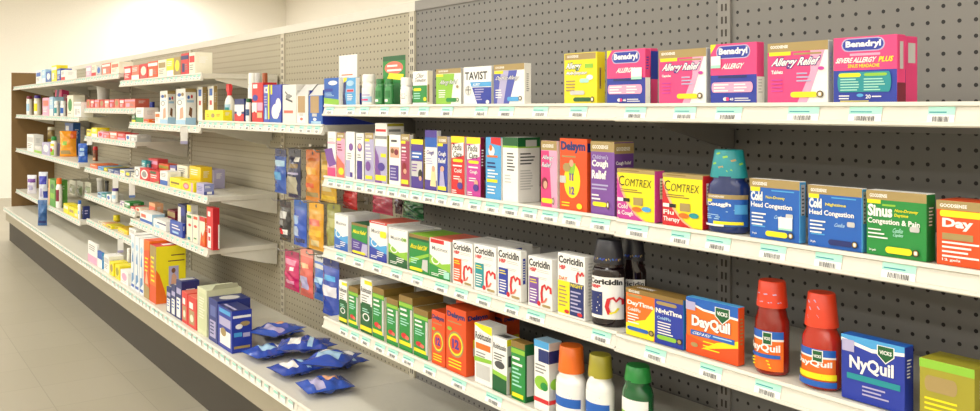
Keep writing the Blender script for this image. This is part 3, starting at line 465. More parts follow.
carton('R4', 446, 466, 305, 'tall orange carton with violet number, front of the orange group', 'dorange', dl, side='dorange', d=.065, sart=dsd)
carton('R4', 456, 478, 298, 'orange carton directly behind the tall front orange one', 'dorange', dl, side='dorange', sb=.08, d=.05, sart=dsd)
carton('R4', 480, 503, 307, 'orange carton standing alone at the back', 'dorange', dl, side='dorange', sb=.135, d=.05, sart=dsd)
carton('R4', 474.5, 492, 322, 'white carton with yellow corner and orange stripe', 'white', [('g', [(.5, .9), (1, .86), (1, 1), (0, 1), (0, .97)], 'yellow'), ('t', 'Robitussin', .06, .74, .96, .86, 'black', 0, .02), ('r', .08, .58, .92, .68, 'orange'), ('l', .1, .53, .8, 3, .05, 'grey'), ('r', .1, .1, .9, .34, 'lgrey'), ('g', [(0, .36), (1, .4), (1, .46), (0, .44)], 'lime')], side='white', top='white', d=.04)
carton('R4', 492.5, 507, 335, 'white cough carton with black band and yellow-topped side', 'white', [('t', 'Robitussin', .06, .78, .95, .88, 'black', 0, .02), ('l', .1, .7, .9, 3, .05, 'dgrey'), ('c', .5, .5, .35, .07, 'dgrey'), ('r', 0, 0, 1, .3, 'dgreen'), ('g', [(0, .3), (1, .26), (1, .34), (0, .38)], 'lime')], side='lgrey', top='lgrey', xs=520, sart=[('r', 0, .88, 1, 1, 'yellow'), ('r', .1, .5, .9, .7, 'dgrey'), ('r', .2, 0, .9, .4, 'olive')], tart=[('r', .2, .2, .8, .7, 'dgrey')])
carton('R4', 511, 525, 340, 'green carton with brown top beside the white and blue carton', 'green', [('r', 0, .9, 1, 1, 'dgold'), ('r', 0, .8, 1, .88, 'lime'), ('l', .1, .74, .9, 2, .1, 'white'), ('l', .1, .55, .8, 5, .07, 'mint'), ('r', .1, .05, .9, .12, 'yellow')], side='dgreen', top='dgold', xs=535, sart=[('r', .2, .1, .9, .8, 'lgrey')])
carton('R4', 534, 549, 338.5, 'white and blue carton with green swoosh', 'white', [('r', 0, .9, 1, 1, 'sky'), ('r', .3, .7, 1, .88, 'navy'), ('l', .1, .66, .9, 3, .05, 'grey'), ('c', .5, .4, .45, .1, 'lime'), ('c', .7, .36, .25, .06, 'green'), ('r', 0, .12, 1, .18, 'red')], side='lgrey', top='lblue', xs=562, sart=[('r', 0, .7, 1, .88, 'navy'), ('c', .5, .4, .4, .08, 'lime'), ('r', 0, .12, 1, .18, 'red')])
# ---------------------------------------------------------------- bottles, jars, tubs
def bottle(sh, xl, xr, yt, ycap, label, body, cap, capr=.62, capt=None, ay=.62, art=None, span=(.12, .62), lab='white', shoulder=.74, sb=.006, brough=.12, crough=.35, ridges=0, flecks=(), name='medicine_bottle', cat='bottle', neck=True, ang=150, where=True):
    P, z = SH[sh]; P += sb; z += .0004
    r, sc = round_fit(xl, xr, P, ay); sl = sc
    zt = z_of(yt, P+r*ay, sl)-z; H = z_of(ycap, P+r*ay, sl)-z; Pc = P+r*ay
    root = empty(name, Pc, sc, z); tag(root, mk(label, sh if where else None), cat, {'bottle': 'bottles among the cartons', 'can': 'tall cans above the hanging bags'}.get(cat))
    rc = r*capr; rt = r*(capt or capr*.95); rn = rc*.86
    prof = [(r*.55, .0), (r*.92, .0), (r, .004), (r, H*shoulder*.5), (r, H*shoulder), (r*.97, H*(shoulder+.05)), (r*.85, H*(shoulder+.11))]
    prof += [(rn*1.05, H*.94), (rn, H*.96), (rn, H+.003)] if neck else [(r*.85, H)]
    mb = MB()
    n = 36
    # blend the oval body into a round neck
    vs = []; fs = []
    for rr, zz in prof:
        k = ay if rr > rn*1.3 else ay+(1-ay)*(1-max(0, (rr-rn)/(rn*.3+1e-9))) if neck else ay
        k = min(1, k)
        for i in range(n):
            a = 6.28319*i/n; vs.append((rr*math.cos(a), min(rr, r*ay/k if k > ay else rr)*k*math.sin(a), zz))
    for q in range(len(prof)-1):
        for i in range(n): fs.append((q*n+i, q*n+(i+1) % n, (q+1)*n+(i+1) % n, (q+1)*n+i))
    mb.add(vs, fs, mat(body, brough, coat=.3), True); mb.add(vs[:n], [tuple(range(n-1, -1, -1))], mat(body, brough, coat=.3))
    mb.build('bottle_body', root)
    mb = MB(); m = mat(cap, crough); cy = min(1, r*ay*.98/rc)
    mb.lathe([(rc, H+.0005), (rc, H+.004), ((rc+rt)/2, (H+zt)/2), (rt, zt-.002), (rt*.93, zt)], m, 28, 1, cy)
    for i in range(ridges):
        a = 6.28319*i/ridges; c, s2 = math.cos(a), math.sin(a)*cy
        mb.add([(rc*1.02*c-.0006*s2, rc*1.02*s2+.0006*c, H+.003), (rc*1.02*c+.0006*s2, rc*1.02*s2-.0006*c, H+.003), (rt*1.02*c+.0006*s2, rt*1.02*s2-.0006*c, zt-.003), (rt*1.02*c-.0006*s2, rt*1.02*s2+.0006*c, zt-.003)], [(0, 1, 2, 3)], m)
    for (u, v, du, dv, c) in flecks:
        R_ = lambda t: rc+(rt-rc)*t
        fn = lambda a, b, l: (R_(b)*1.012*math.cos(-1.571+(a-.5)*2.6), R_(b)*1.012*cy*math.sin(-1.571+(a-.5)*2.6), H+(zt-H)*b)
        mb.art([('g', [(u, v), (u+du, v+dv*.4), (u+du*.8, v+dv), (u-du*.2, v+dv*.6)], c)], fn, .3)
    mb.build('cap', root)
    if art is not None:
        mb = MB(); z0, z1 = H*span[0], H*span[1]; A = math.radians(ang)
        fn = lambda u, v, l: ((r+.0003+.0003*l)*math.cos(-1.5708+(u-.5)*A), (r*ay+.0003+.0003*l)*math.sin(-1.5708+(u-.5)*A), z0+(z1-z0)*v)
        mb.art([('r', 0, 0, 1, 1, lab)]+list(art), fn, .4, 18); mb.build('bottle_label', root)
    return root

vic = [('r', .5, .66, .72, .98, 'white'), ('r', .52, .68, .7, .96, 'dgreen'), ('t', 'VICKS', .535, .78, .685, .86, 'white', 0, .03)]
bottle('R2', 710, 748, 149.5, 177.5, 'dark blue cough syrup bottle with teal flecked cap', '1b2f66', 'teal', .9, .7, .62, [('r', 0, .86, 1, 1, 'gold'), ('t', 'GOODSENSE', .1, .9, .5, .96, 'white'), ('r', .05, .76, .25, .84, 'yellow'), ('t', 'Cough', .08, .6, .62, .76, 'white', 0, .04), ('l', .08, .54, .7, 2, .06, 'lblue'), ('r', .68, .4, .95, .7, 'sky'), ('l', .1, .36, .55, 3, .06, 'lblue'), ('r', .3, .06, .85, .16, 'yellow'), ('r', .05, .0, .5, .06, 'white')], (.12, .7), 'blue', .82,
    flecks=[(.05+.1*i, .1+.12*((i*3) % 7), .12, .1, ('lime', 'gold')[i % 3 == 0]) for i in range(9)])
flk = [(.1+.11*i, .15+.16*((i*5) % 5), .09, .12, ('royal', 'gold', 'blue')[i % 3]) for i in range(8)]
bottle('R3', 594, 624, 239, 263, 'dark syrup bottle with white heart-swirl label, front of the pair', '1a0d10', '22222c', .9, .74, .66, [('t', 'Coricidin', .06, .82, .94, .96, 'black', 0, .045), ('t', 'HBP', .1, .72, .42, .8, 'red', 0, .04), ('r', .06, .08, .46, .64, 'navy'), ('l', .1, .58, .42, 2, .06, 'yellow'), ('l', .1, .4, .42, 4, .07, 'white'), ('a', [(.62, .12), (.56, .3), (.6, .48), (.7, .52), (.76, .44), (.84, .52), (.93, .48), (.94, .36)], .03, 'red', .7), ('a', [(.62, .14), (.74, .18), (.82, .28)], .02, 'yellow', .7)], (.13, .8), 'white', .84, flecks=flk)
bottle('R3', 620, 645, 234.5, 260, 'dark syrup bottle standing behind its labelled twin', '1a0d10', '22222c', .9, .74, .66, [('t', 'Coricidin', .06, .8, .94, .95, 'black'), ('r', .06, .1, .46, .6, 'navy')], (.13, .7), 'white', .8, sb=.075, flecks=flk)
bottle('R3', 754.5, 790, 280, 306, 'round orange-red syrup bottle with printed red cap, left of two', '8a1a0e', 'e0401f', .88, .76, .8, [('r', 0, .8, 1, 1, 'blue'), ('r', 0, .76, 1, .81, 'white')]+vic+[('t', 'DayQuil', .05, .44, .9, .68, 'white', 0, .03), ('r', .1, .33, .9, .42, 'blue'), ('l', .15, .27, .8, 3, .08, 'yellow')], (.06, .66), 'orange', .76, flecks=[(.15+.12*i, .2+.15*((i*2) % 4), .1, .06, 'lav') for i in range(7)], ang=140)
bottle('R3', 801.5, 842, 292, 325.5, 'orange-red syrup bottle with tall measuring-cup cap, right of two', 'b52a16', 'e0401f', .84, .68, .75, [('r', 0, .8, 1, 1, 'blue'), ('r', 0, .76, 1, .81, 'white')]+vic+[('t', 'DayQuil', .05, .5, .9, .7, 'white', 0, .03), ('r', 0, .2, 1, .36, 'yellow'), ('l', .15, .32, .8, 2, .08, 'gold'), ('r', 0, 0, 1, .16, 'blue')], (.05, .66), 'orange', .78, flecks=[(.35, .25, .3, .14, 'lav'), (.4, .5, .26, .14, 'lav'), (.32, .7, .25, .12, 'lav')], ang=140)
bottle('R4', 556, 587, 345, 371, 'squat bottle with wide orange measuring-cup cap', 'white', 'orange', .78, .7, .7, [('r', 0, .3, 1, .6, 'blue'), ('l', .1, .8, .8, 3, .08, 'grey')], (.1, .75), 'white', .8)
bottle('R4', 586, 615, 354, 376, 'squat bottle with wide olive-yellow cap', 'white', 'olive', .8, .7, .7, [('r', 0, .2, 1, .7, 'blue'), ('l', .1, .9, .8, 2, .08, 'grey')], (.1, .75), 'white', .8)
bottle('R4', 622, 654, 365, 380, 'bottle with green cap, furthest right', 'dgreen', 'green', .8, .7, .7, [('r', 0, .2, 1, .7, 'lime')], (.1, .75), 'white', .8)
bottle('R1', 362, 376, 74.5, 82, 'white tablet bottle with white cap and pink-blue label, left', 'white', 'white', .92, .9, .7, [('r', 0, .1, 1, .45, 'lblue'), ('r', .1, .5, .9, .6, 'lav'), ('r', .3, .2, .8, .3, 'hot'), ('l', .1, .8, .8, 2, .1, 'grey')], (.08, .75), 'white', .82, ridges=24)
bottle('R1', 400.5, 412, 77.5, 85.5, 'small white tablet bottle beside the green panel carton', 'white', 'white', .95, .93, .7, [('r', .2, .1, .35, .3, 'red'), ('r', .2, .5, .35, .6, 'coral'), ('l', .5, .7, .9, 4, .1, 'grey')], (.08, .8), 'white', .84, ridges=24)
for a, b, w in ((375.5, 384.5, 'left'), (385, 394, 'right')):
    bottle('R1', a, b, 79, 83, '%s one of two small green flasks below the green card' % w, '3f8a50', '2f7a40', .8, .78, .7, [('r', .3, .1, .7, .25, 'white'), ('r', .1, .35, .9, .8, '2f7a40')], (.1, .8), '4d9a5c', .86)

def card(sh, xl, xr, yt, label, base, art, sb, cat, name, h0=0, th=.0012, lean=0):
    P, z = SH[sh]; P += sb; sl, sr = s_of(xl, P), s_of(xr, P); w = sr-sl; h = z_of(yt, P, sl)-z
    mb = MB(); mb.box(-w/2, w/2, 0, th, 0, h, mat(base)); mb.art(art, lambda u, v, l: (-w/2+w*u, -.0001-.0001*l, h*v))
    mb.box(-w/2, w/2, 0, .03, 0, .0012, mat(base))
    o = mb.build(name); put(o, P, (sl+sr)/2, z+.0004); tag(o, mk(label, sh), cat); return o
card('R1', 383, 405, 57, 'green backing card with orange burst and yellow patch standing upright', 'green', [('r', 0, .9, 1, 1, 'dgreen'), ('c', .5, .76, .42, .13, 'coral'), ('l', .2, .82, .85, 2, .09, 'white'), ('g', [(.2, .55), (.9, .5), (.95, .62), (.3, .66)], 'yellow'), ('r', 0, 0, 1, .45, '2f7a40')], .04, 'card', 'blister_card')
card('R1', 339, 357, 56, 'white sign with faint orange print standing behind the blue cartons', 'white', [('l', .15, .62, .8, 1, .05, 'orange'), ('l', .2, .56, .7, 1, .04, 'lgrey')], .045, 'sign', 'shelf_sign')

# ---------------------------------------------------------------- simpler goods of the far bays
def lc(sh, xl, xr, yt, label, base, acc='white', st=0, **k):
    art = {0: [('r', .08, .55, .92, .85, acc), ('l', .12, .45, .85, 3, .1, 'grey' if base in ('white', 'cream') else 'white')],
           1: [('r', 0, 0, 1, .35, acc), ('l', .12, .85, .85, 3, .1, 'grey' if base in ('white', 'cream') else 'white')],
           2: [('c', .5, .55, .33, .3, acc), ('l', .12, .18, .85, 1, .08, 'grey')],
           3: [('r', 0, .72, 1, .9, acc), ('r', .15, .15, .5, .55, acc), ('l', .55, .5, .9, 3, .1, 'grey')]}[st]
    return carton(sh, xl, xr, yt, label, base, k.pop('front', art), d=k.pop('d', None if 'xs' in k else .07), **k)
# bay with bags: top shelf
foot = [('c', .35, .83, .2, .05, 'blue'), ('c', .7, .84, .14, .05, 'gold'), ('r', .15, .7, .85, .73, 'lblue'), ('o', .4, .62, .25, .07, .3, 'grey'), ('g', [(.4, .15), (.8, .2), (.75, .5), (.45, .45)], 'skin'), ('r', 0, 0, 1, .14, 'lblue')]
fsd = [('r', 0, .9, 1, 1, 'gold'), ('c', .3, .76, .12, .05, 'blue'), ('c', .6, .78, .1, .05, 'red'), ('r', .15, .62, .8, .68, 'lblue'), ('g', [(.3, .28), (.6, .2), (.65, .45), (.4, .5)], 'brown'), ('r', 0, 0, 1, .2, 'lblue')]
for i, (a, b, c, y) in enumerate(((160, 167.5, 175.5, 91), (176, 185.5, 196, 89))):
    carton('A1', a, b, y, ('left' if i == 0 else 'right')+' pale foot-care carton of two with leg picture', 'white', foot, xs=c, sart=fsd, name='foot_care_carton')
lc('A1', 131.8, 135.5, 115, 'small green and yellow carton leftmost', 'dgreen', 'yellow', 1)
lc('A1', 136, 143.4, 107.5, 'white and pink carton with green lower part', 'white', 'green', 1)
lc('A1', 143.8, 148.5, 119, 'low orange-red carton', 'orange', 'red', 0)
bottle('A1', 149.5, 155, 102, 108, 'white bottle with bright blue cap', 'white', 'royal', .95, .9, .8, [('r', .2, .6, .8, .75, 'orange')], (.1, .9), 'white', .9, sb=.08)
lc('A1', 155, 160, 112, 'white and orange carton touching the pale foot-care cartons', 'white', 'orange', 0)
for a, b, c, y, w in ((197.5, 202.5, 207, 87, 'left'), (208.3, 213.5, 217.5, 86, 'right')):
    carton('B1', a, b, y, w+' slim white carton of two with mustard side', 'white', [('r', .2, .72, .8, .92, 'blue'), ('r', .3, .45, .7, .58, 'red'), ('r', 0, 0, .2, 1, 'cream')], side='gold', xs=c, sb=.05, name='slim_carton')
carton('B1', 205, 223, 110, 'low bright yellow carton lying on its long side', 'yellow', [('l', .1, .6, .25, 2, .15, 'orange'), ('c', .45, .5, .1, .2, 'gold'), ('l', .65, .65, .9, 2, .15, 'orange')], side='yellow', d=.035, name='low_carton')
carton('B1', 234.5, 244, 99, 'blue, white and red carton beside the spray bottle', 'navy', [('r', 0, .45, 1, .75, 'white'), ('r', 0, 0, 1, .35, 'red'), ('c', .5, .4, .25, .15, 'white')], d=.05)
bottle('B1', 245.8, 251.5, 98.5, 102.5, 'white bottle with dark green cap beside red goods', 'white', 'dgreen', .8, .75, .7, [('r', 0, .3, 1, .7, '2c4f7c'), ('l', .2, .6, .8, 2, .15, 'white')], (.1, .9), 'white', .88)
bottle('B1', 248, 257, 73, 84, 'left tall white can behind the red carton', 'white', 'white', .85, .8, .9, [('r', 0, .4, 1, .6, 'red')], (.1, .9), 'white', .9, sb=.09, name='spray_can', cat='can')
bottle('B1', 254.5, 262, 73, 85, 'right tall white can behind the red carton', 'white', 'lgrey', .85, .8, .9, [('r', 0, .4, 1, .6, 'coral')], (.1, .9), 'white', .9, sb=.09, name='spray_can', cat='can')
bottle('B1', 262, 268, 73, 86, 'tall rust-brown can behind the blue carton', 'a5542c', 'a5542c', .9, .85, .9, [('r', 0, .4, 1, .6, 'orange')], (.1, .9), 'orange', .9, sb=.09, name='spray_can', cat='can')
carton('B1', 252, 262.8, 83, 'red and white carton with blue spots', 'red', [('r', .1, .86, .5, .96, 'white'), ('c', .3, .62, .25, .08, 'royal'), ('r', 0, .25, .45, .5, 'white'), ('r', .5, .3, 1, .5, 'pink'), ('c', .25, .2, .15, .08, 'red'), ('r', .5, .12, .95, .25, 'peach')], d=.05, sb=.012)
carton('B1', 263.5, 269.5, 85, 'slim blue carton with yellow edge and white lettering', '4455b8', [('t', 'ICE', .1, .78, .85, .95, 'white', 0, .04), ('r', .75, .1, 1, 1, 'yellow'), ('g', [(.2, .1), (.6, .1), (.5, .4), (.3, .4)], 'lblue'), ('l', .15, .7, .7, 4, .07, 'lav')], d=.05)
carton('B1', 270, 281.2, 85, 'blue carton with white cloud beside the grey-white box', '3b4ab8', [('r', .05, .75, .2, 1, 'yellow'), ('c', .5, .3, .35, .2, 'white'), ('c', .75, .45, .25, .2, 'white'), ('r', 0, 0, 1, .12, 'blue')], side='royal', d=.06)
carton('B1', 282.5, 296, 85, 'grey-white carton with dark tool picture and red lettering', 'e6e3dc', [('a', [(.2, .82), (.45, .72), (.7, .7)], .02, 'dgrey'), ('a', [(.25, .64), (.5, .6), (.75, .56)], .025, 'dgrey'), ('c', .45, .7, .2, .06, 'grey'), ('r', .12, .27, .8, .34, 'coral')], d=.18, sb=.01, name='white_carton')
def window_box(xl, xr, xs, yt, label, base, side):
    P, z = SH['B1']; P += .008; z += .0004; sl, sr = s_of(xl, P), s_of(xr, P); w = sr-sl-.001; h = z_of(yt, P, sl)-z; d = .24
    r = empty('display_carton', P+d/2, (sl+sr)/2, z); tag(r, mk(label, 'B1'), 'box', 'cartons '+WHERE['B1'])
    mb = MB(); t = .002; b = mat(base); s = mat(side)
    mb.box(-w/2, w/2, -d/2, -d/2+t, 0, h*.72, b); mb.box(-w/2, w/2, d/2-t, d/2, 0, h*.85, s)
    mb.box(-w/2, -w/2+t, -d/2+t, d/2-t, 0, h*.85, s); mb.box(w/2-t, w/2, -d/2+t, d/2-t, 0, h*.85, s); mb.box(-w/2+t, w/2-t, -d/2+t, d/2-t, 0, t, mat('kraft'))
    mb.art([('r', .12, .4, .75, .98, 'kraft'), ('r', .1, .05, .8, .34, 'white' if base != 'blue' else 'blue'), ('r', .25, .28, .6, .38, 'lgrey'), ('c', .45, .18, .13, .05, 'coral' if base != 'blue' else 'white')]+([('r', .18, .03, .9, .12, 'lblue')] if base == 'blue' else []), lambda u, v, l: (-w/2+w*u, -d/2-.0001-.0001*l, h*.72*v))
    mb.build('carton_body', r)
    mb = MB(); mb.add([(-w/2, -d/2, h*.721), (w/2, -d/2, h*.721), (w/2, -d/2+.03, h), (-w/2, -d/2+.03, h)], [(0, 1, 2, 3)], mat('lgrey'))
    mb.add([(w/2, -d/2, h*.721), (w/2, d/2, h*.851), (w/2+.0006, d/2, h*.95), (w/2+.0006, -d/2+.03, h)], [(0, 1, 2, 3)], mat('grey'))
    mb.build('raised_flap', r)
window_box(296.5, 308, 0, 84.5, 'open white display carton with kraft window', 'e6e3dc', 'lgrey')
window_box(308.8, 322.5, 0, 84.5, 'open blue display carton with kraft window', 'blue', 'royal')
# spray bottle with trigger
def spray(sh, xl, xr, yt, ybody, label):
    P, z = SH[sh]; P += .05; r, sc = round_fit(xl, xr, P, .8); h = z_of(ybody, P, sc)-z; ht = z_of(yt, P, sc)-z
    o = empty('spray_bottle', P+r, sc, z+.0004); tag(o, mk(label, sh), 'bottle')
    mb = MB(); mb.lathe([(r*.9, 0), (r, .004), (r, h*.7), (r*.8, h*.86), (r*.4, h*.97), (r*.35, h)], mat('white'), 28, 1, .8); mb.build('bottle_body', o)
    mb = MB(); A = 2.6; fn = lambda u, v, l: ((r+.0003*l)*math.cos(-1.57+(u-.5)*A), .8*(r+.0003*l)*math.sin(-1.57+(u-.5)*A), h*(.05+.6*v))
    mb.art([('r', 0, 0, 1, 1, 'lblue'), ('r', .1, .1, .9, .35, 'grey'), ('r', .5, .5, .9, .8, 'teal')], fn, .4, 12); mb.build('bottle_label', o)
    mb = MB(); q = ht-h; m = mat('d8343a')
    mb.lathe([(r*.42, h), (r*.42, h+q*.3), (r*.3, h+q*.4)], mat('d8343a'), 20); mb.prism([(-r*.3, h+q*.35), (r*.3, h+q*.35), (r*.35, h+q*.8), (r*.1, ht), (-r*.3, ht*.998)], -r*.95, r*.55, m)
    mb.build('spray_head', o)
    mb = MB(); mb.add([(-r*.75, -r*.15, h+q*.35), (-r*.75, r*.15, h+q*.35), (-r*.95, r*.15, h-q*.35), (-r*.95, -r*.15, h-q*.35), (-r*.55, -r*.15, h+q*.35), (-r*.55, r*.15, h+q*.35), (-r*.82, r*.15, h-q*.35), (-r*.82, -r*.15, h-q*.35)], [(0, 1, 2, 3), (4, 7, 6, 5), (0, 3, 7, 4), (1, 5, 6, 2), (3, 2, 6, 7), (0, 4, 5, 1)], m); mb.build('trigger', o)
spray('B1', 223.5, 233.5, 84, 95.5, 'white spray bottle with red trigger head')
# top shelf of middle bay
for i, (a, b, y, c, ac, l) in enumerate(((124, 131, 67, 'red', 'white', 'first red carton from the left'), (131.5, 139, 66, 'coral', 'white', 'coral carton second from the left'), (139.5, 147.5, 64.5, 'red', 'cream', 'third red carton from the left'), (148, 157.5, 62, 'dorange', 'white', 'orange-red carton fourth from the left'), (158, 166, 60.5, 'cream', 'gold', 'cream and gold carton'), (166.5, 173.5, 59, 'yellow', 'white', 'yellow and white carton left of the gold one'), (174, 180.5, 57.5, 'gold', 'yellow', 'gold and yellow carton'), (181, 188.5, 54, 'red', 'navy', 'tall red and navy carton'), (189, 195, 53, 'cream', 'red', 'tall cream carton at the right end'))):
    lc('A0', a, b, y, l, c, ac, i % 4, sb=.01)
# two-row shelf
carton('A2', 134.5, 139.5, 166.5, 'white carton with grey ring leftmost in front row', 'white', [('o', .5, .5, .4, .35, .3, 'grey')], d=.035)
carton('A2', 140, 148.8, 167.5, 'red carton with white ring in front row', 'red', [('o', .5, .5, .38, .38, .3, 'white'), ('c', .5, .5, .25, .25, 'grey')], d=.035)
carton('A2', 149.3, 159, 170, 'red carton with gold corner and white lettering in front row', 'red', [('l', .15, .65, .85, 2, .18, 'white'), ('g', [(.4, 0), (1, .25), (1, 0)], 'gold'), ('r', .1, .75, .7, .95, 'dgreen')], d=.06)
lc('A2', 160, 167.5, 170.5, 'small white carton with blue square in front row', 'white', 'blue', 1, d=.06)
carton('A2', 169.8, 181, 177, 'low yellow carton with black lettering in front row', 'yellow', [('r', .1, .4, .85, .6, 'dgold'), ('l', .1, .3, .6, 1, .1, 'gold')], d=.05)
carton('A2', 181.3, 193.5, 180.5, 'low yellow carton with pink disc in front row', 'yellow', [('c', .4, .5, .25, .36, 'coral'), ('c', .4, .5, .16, .22, 'pink'), ('r', .8, 0, .95, 1, 'pink')], d=.05)
carton('A2', 196.5, 204, 182.5, 'lavender carton with navy foot at the shelf end, front row', 'lav', [('l', .15, .7, .8, 3, .15, '6a6fae')], side='8a90c0', xs=214, sart=[('r', 0, 0, 1, .3, '4a58a0'), ('r', .3, .05, .8, .28, 'white'), ('l', .1, .8, .8, 2, .12, 'white')])
for i, (a, b, y, c, ac, l) in enumerate(((141.5, 145.5, 160, 'teal', 'white', 'small teal carton'), (148.5, 157.5, 158, 'd8484c', 'pink', 'pinkish red carton'), (158.8, 168.5, 163, 'dorange', 'olive', 'orange-red carton with olive edge'), (169.8, 175.8, 165, '6a6fae', 'white', 'slate blue carton'), (177, 187.5, 164.5, 'cream', 'lgrey', 'cream carton'), (189.5, 200.5, 165.5, 'f5cf20', 'yellow', 'golden yellow carton'), (202.5, 213.5, 168, 'lav', 'pink', 'lavender and pink carton'))):
    lc('A2', a, b, y, l+' in the back row', c, ac, (1, 3, 3, 0, 1, 1, 2)[i], sb=(.045, .075, .075, .075, .075, .075, .126)[i], d=(.025, .05, .05, .05, .05, .05, .05)[i])
# red tube shelf
carton('A3', 140, 152, 210.5, 'flat white carton with blue stripe leftmost', 'white', [('r', 0, .1, 1, .35, 'blue'), ('r', .1, .5, .5, .8, 'coral')], side='lblue', d=.06)
carton('A3', 149, 155, 202, 'orange and cream carton behind flat white one', 'peach', [('r', 0, .5, 1, .8, 'coral')], sb=.075, d=.04)
carton('A3', 153.5, 166, 218, 'flat white carton with navy line', 'white', [('r', .3, .6, 1, .75, 'navy'), ('r', .1, .1, .5, .4, 'lblue')], d=.06)
carton('A3', 167.5, 175, 209, 'maroon and yellow carton behind the blue carton', 'maroon', [('r', 0, .6, 1, .9, 'gold')], sb=.075, d=.05)
carton('A3', 170, 182.5, 219.5, 'bright blue carton with white lettering', '2a50b0', [('l', .15, .75, .85, 2, .2, 'white'), ('r', .2, .15, .7, .3, 'lblue')], side='royal', xs=185)
carton('A3', 178, 185.5, 203.5, 'tall navy and white carton', 'navy', [('c', .6, .75, .3, .15, 'royal'), ('r', 0, .3, .4, .9, 'white')], sb=.05, d=.04)
carton('A3', 187, 191, 204.5, 'slim white carton with yellow top', 'white', [('r', 0, .8, 1, 1, 'yellow')], sb=.045, d=.03)
carton('A3', 186.5, 192, 213, 'cream carton with green mark, left of two', 'cream', [('r', .1, .85, .9, .95, 'green'), ('c', .6, .6, .25, .05, 'red'), ('r', .2, .05, .7, .15, 'teal')], xs=194, side='white')
carton('A3', 193, 198, 214.5, 'cream carton with red mark, right of two', 'cream', [('r', .1, .85, .9, .95, 'dorange'), ('c', .5, .6, .3, .05, 'red'), ('r', .2, .15, .7, .2, 'green')], xs=199.5, side='white')
carton('A3', 199.5, 205, 216, 'orange flame carton beside the tall red carton', 'cream', [('g', [(.1, 0), (1, 0), (1, .6), (.6, .35), (.3, .5)], 'dorange'), ('g', [(.4, .2), (.9, .1), (.8, .45)], 'orange'), ('r', 0, .85, 1, 1, 'red')], xs=207, side='orange')
carton('A3', 206.5, 213, 206.5, 'tall red carton with white side panel', 'red', [('r', .2, .78, .6, .9, 'white'), ('r', .2, .03, .7, .55, 'white'), ('r', .3, .38, .6, .5, 'red'), ('r', .3, .2, .6, .3, 'red')], side='c01d26', xs=219.5, sart=[('r', .8, .03, 1, .6, 'white')], name='tall_carton')
# base deck of the middle bay
lc('D', 88, 97, 240, 'pinkish white carton leftmost of the small goods', 'white', 'pink', 1, xs=99.5)
carton('D', 97.5, 102, 250.5, 'small white and blue carton beside the pinkish one', 'white', [('r', 0, .55, 1, 1, 'blue')], side='sky', xs=103.5, top='blue')
lc('D', 104, 109, 254, 'small white carton with grey print before the yellow cartons', 'white', 'lgrey', 0)
lc('D', 109.5, 113.5, 261, 'small yellow carton, left of two', 'yellow', 'gold', 2, sart=[('c', .5, .5, .3, .3, 'gold')])
lc('D', 115, 119.5, 264, 'small yellow carton, right of two', 'yellow', 'olive', 2)
lc('D', 120.5, 128, 269, 'low white and pink carton left of the dental cartons', 'white', 'pink', 2)
bottle('D', 127, 131, 248, 252, 'slim white tube standing behind the low pink carton', 'white', 'white', .95, .9, .8, [('r', .1, .2, .9, .4, 'coral')], (.05, .8), 'white', .9, sb=.085, name='tube', cat='tube')
den = [('g', [(.15, .1), (.8, .2), (.6, .75), (.3, .6)], '5d93c4'), ('c', .5, .8, .3, .06, 'lblue'), ('r', .2, .3, .6, .5, 'white'), ('r', .1, .05, .9, .1, 'blue')]
for i, (a, b, y) in enumerate(((131, 134.6, 233.5), (135, 139, 236), (139.5, 143.5, 238.5))):
    carton('D', a, b, y, '%s tall white and blue dental carton of three' % ('left', 'middle', 'right')[i], 'e9edf0', den, d=.16, side='lgrey', name='tall_carton', top='white')
fire = [('r', 0, 0, 1, .25, 'gold'), ('g', [(0, .25), (1, .2), (1, .85), (0, .8)], 'dorange'), ('l', .2, .7, .8, 4, .07, 'yellow'), ('g', [(.2, .25), (.8, .25), (.5, .5)], 'peach')]
carton('D', 144, 149.3, 239, 'slim orange and red carton left of the big yellow one', 'orange', fire, d=.15, side='orange', top='dorange', name='tall_carton')
carton('D', 149.8, 156, 244, 'big yellow carton with figure photo and red top', 'gold', [('r', 0, 0, 1, .3, 'dorange'), ('g', [(0, .3), (1, .3), (1, .5), (0, .8)], 'orange'), ('l', .2, .8, .8, 6, .08, 'yellow')], side='yellow', top='red', xs=186, sart=[('r', .4, .72, .95, .74, 'brown'), ('r', .5, .82, .95, .84, 'brown'), ('g', [(0, 0), (.4, 0), (.3, .2), (.12, .5), (0, .6)], 'orange'), ('r', .42, .22, .75, .64, 'lav'), ('c', .58, .56, .07, .045, 'brown'), ('g', [(.48, .22), (.7, .22), (.68, .45), (.6, .52), (.52, .48)], 'skin'), ('r', .47, .24, .72, .32, 'dgrey')], tart=[('r', .1, .2, .9, .8, 'red'), ('r', .3, .3, .7, .7, 'white')], name='large_carton')
for i, (a, b, y) in enumerate(((166.5, 170.8, 286), (171.2, 175.6, 284), (176, 181.5, 279))):
    carton('D', a, b, y, '%s blue and white carton of three before the red pair' % ('left', 'middle', 'right')[i], 'navy', [('r', .1, .05, .8, .55, 'white'), ('r', .1, .65, .9, .8, 'lav'), ('l', .2, .5, .7, 3, .1, 'blue')], d=.07, top='navy', tart=[('r', .1, .1, .6, .9, 'lgrey')], lift=0)
for i, (a, b, y) in enumerate(((181.8, 187.5, 290.5), (188, 196.5, 294.5))):
    carton('D', a, b, y, '%s red carton of two with beige lower window' % ('left', 'right')[i], 'd83a35', [('r', .15, .1, .75, .55, 'kraft'), ('r', .15, .6, .6, .8, 'white'), ('c', .45, .3, .2, .12, 'cream')], d=.07, top='coral')
pg = carton('D', 197.3, 206.6, 286, 'pale green carton with its lid flap left open', 'd9dcb4', [('r', .1, .1, .9, .9, 'cfd4a8'), ('l', .2, .8, .8, 8, .06, 'cream')], d=.13, top='cdd2b0')
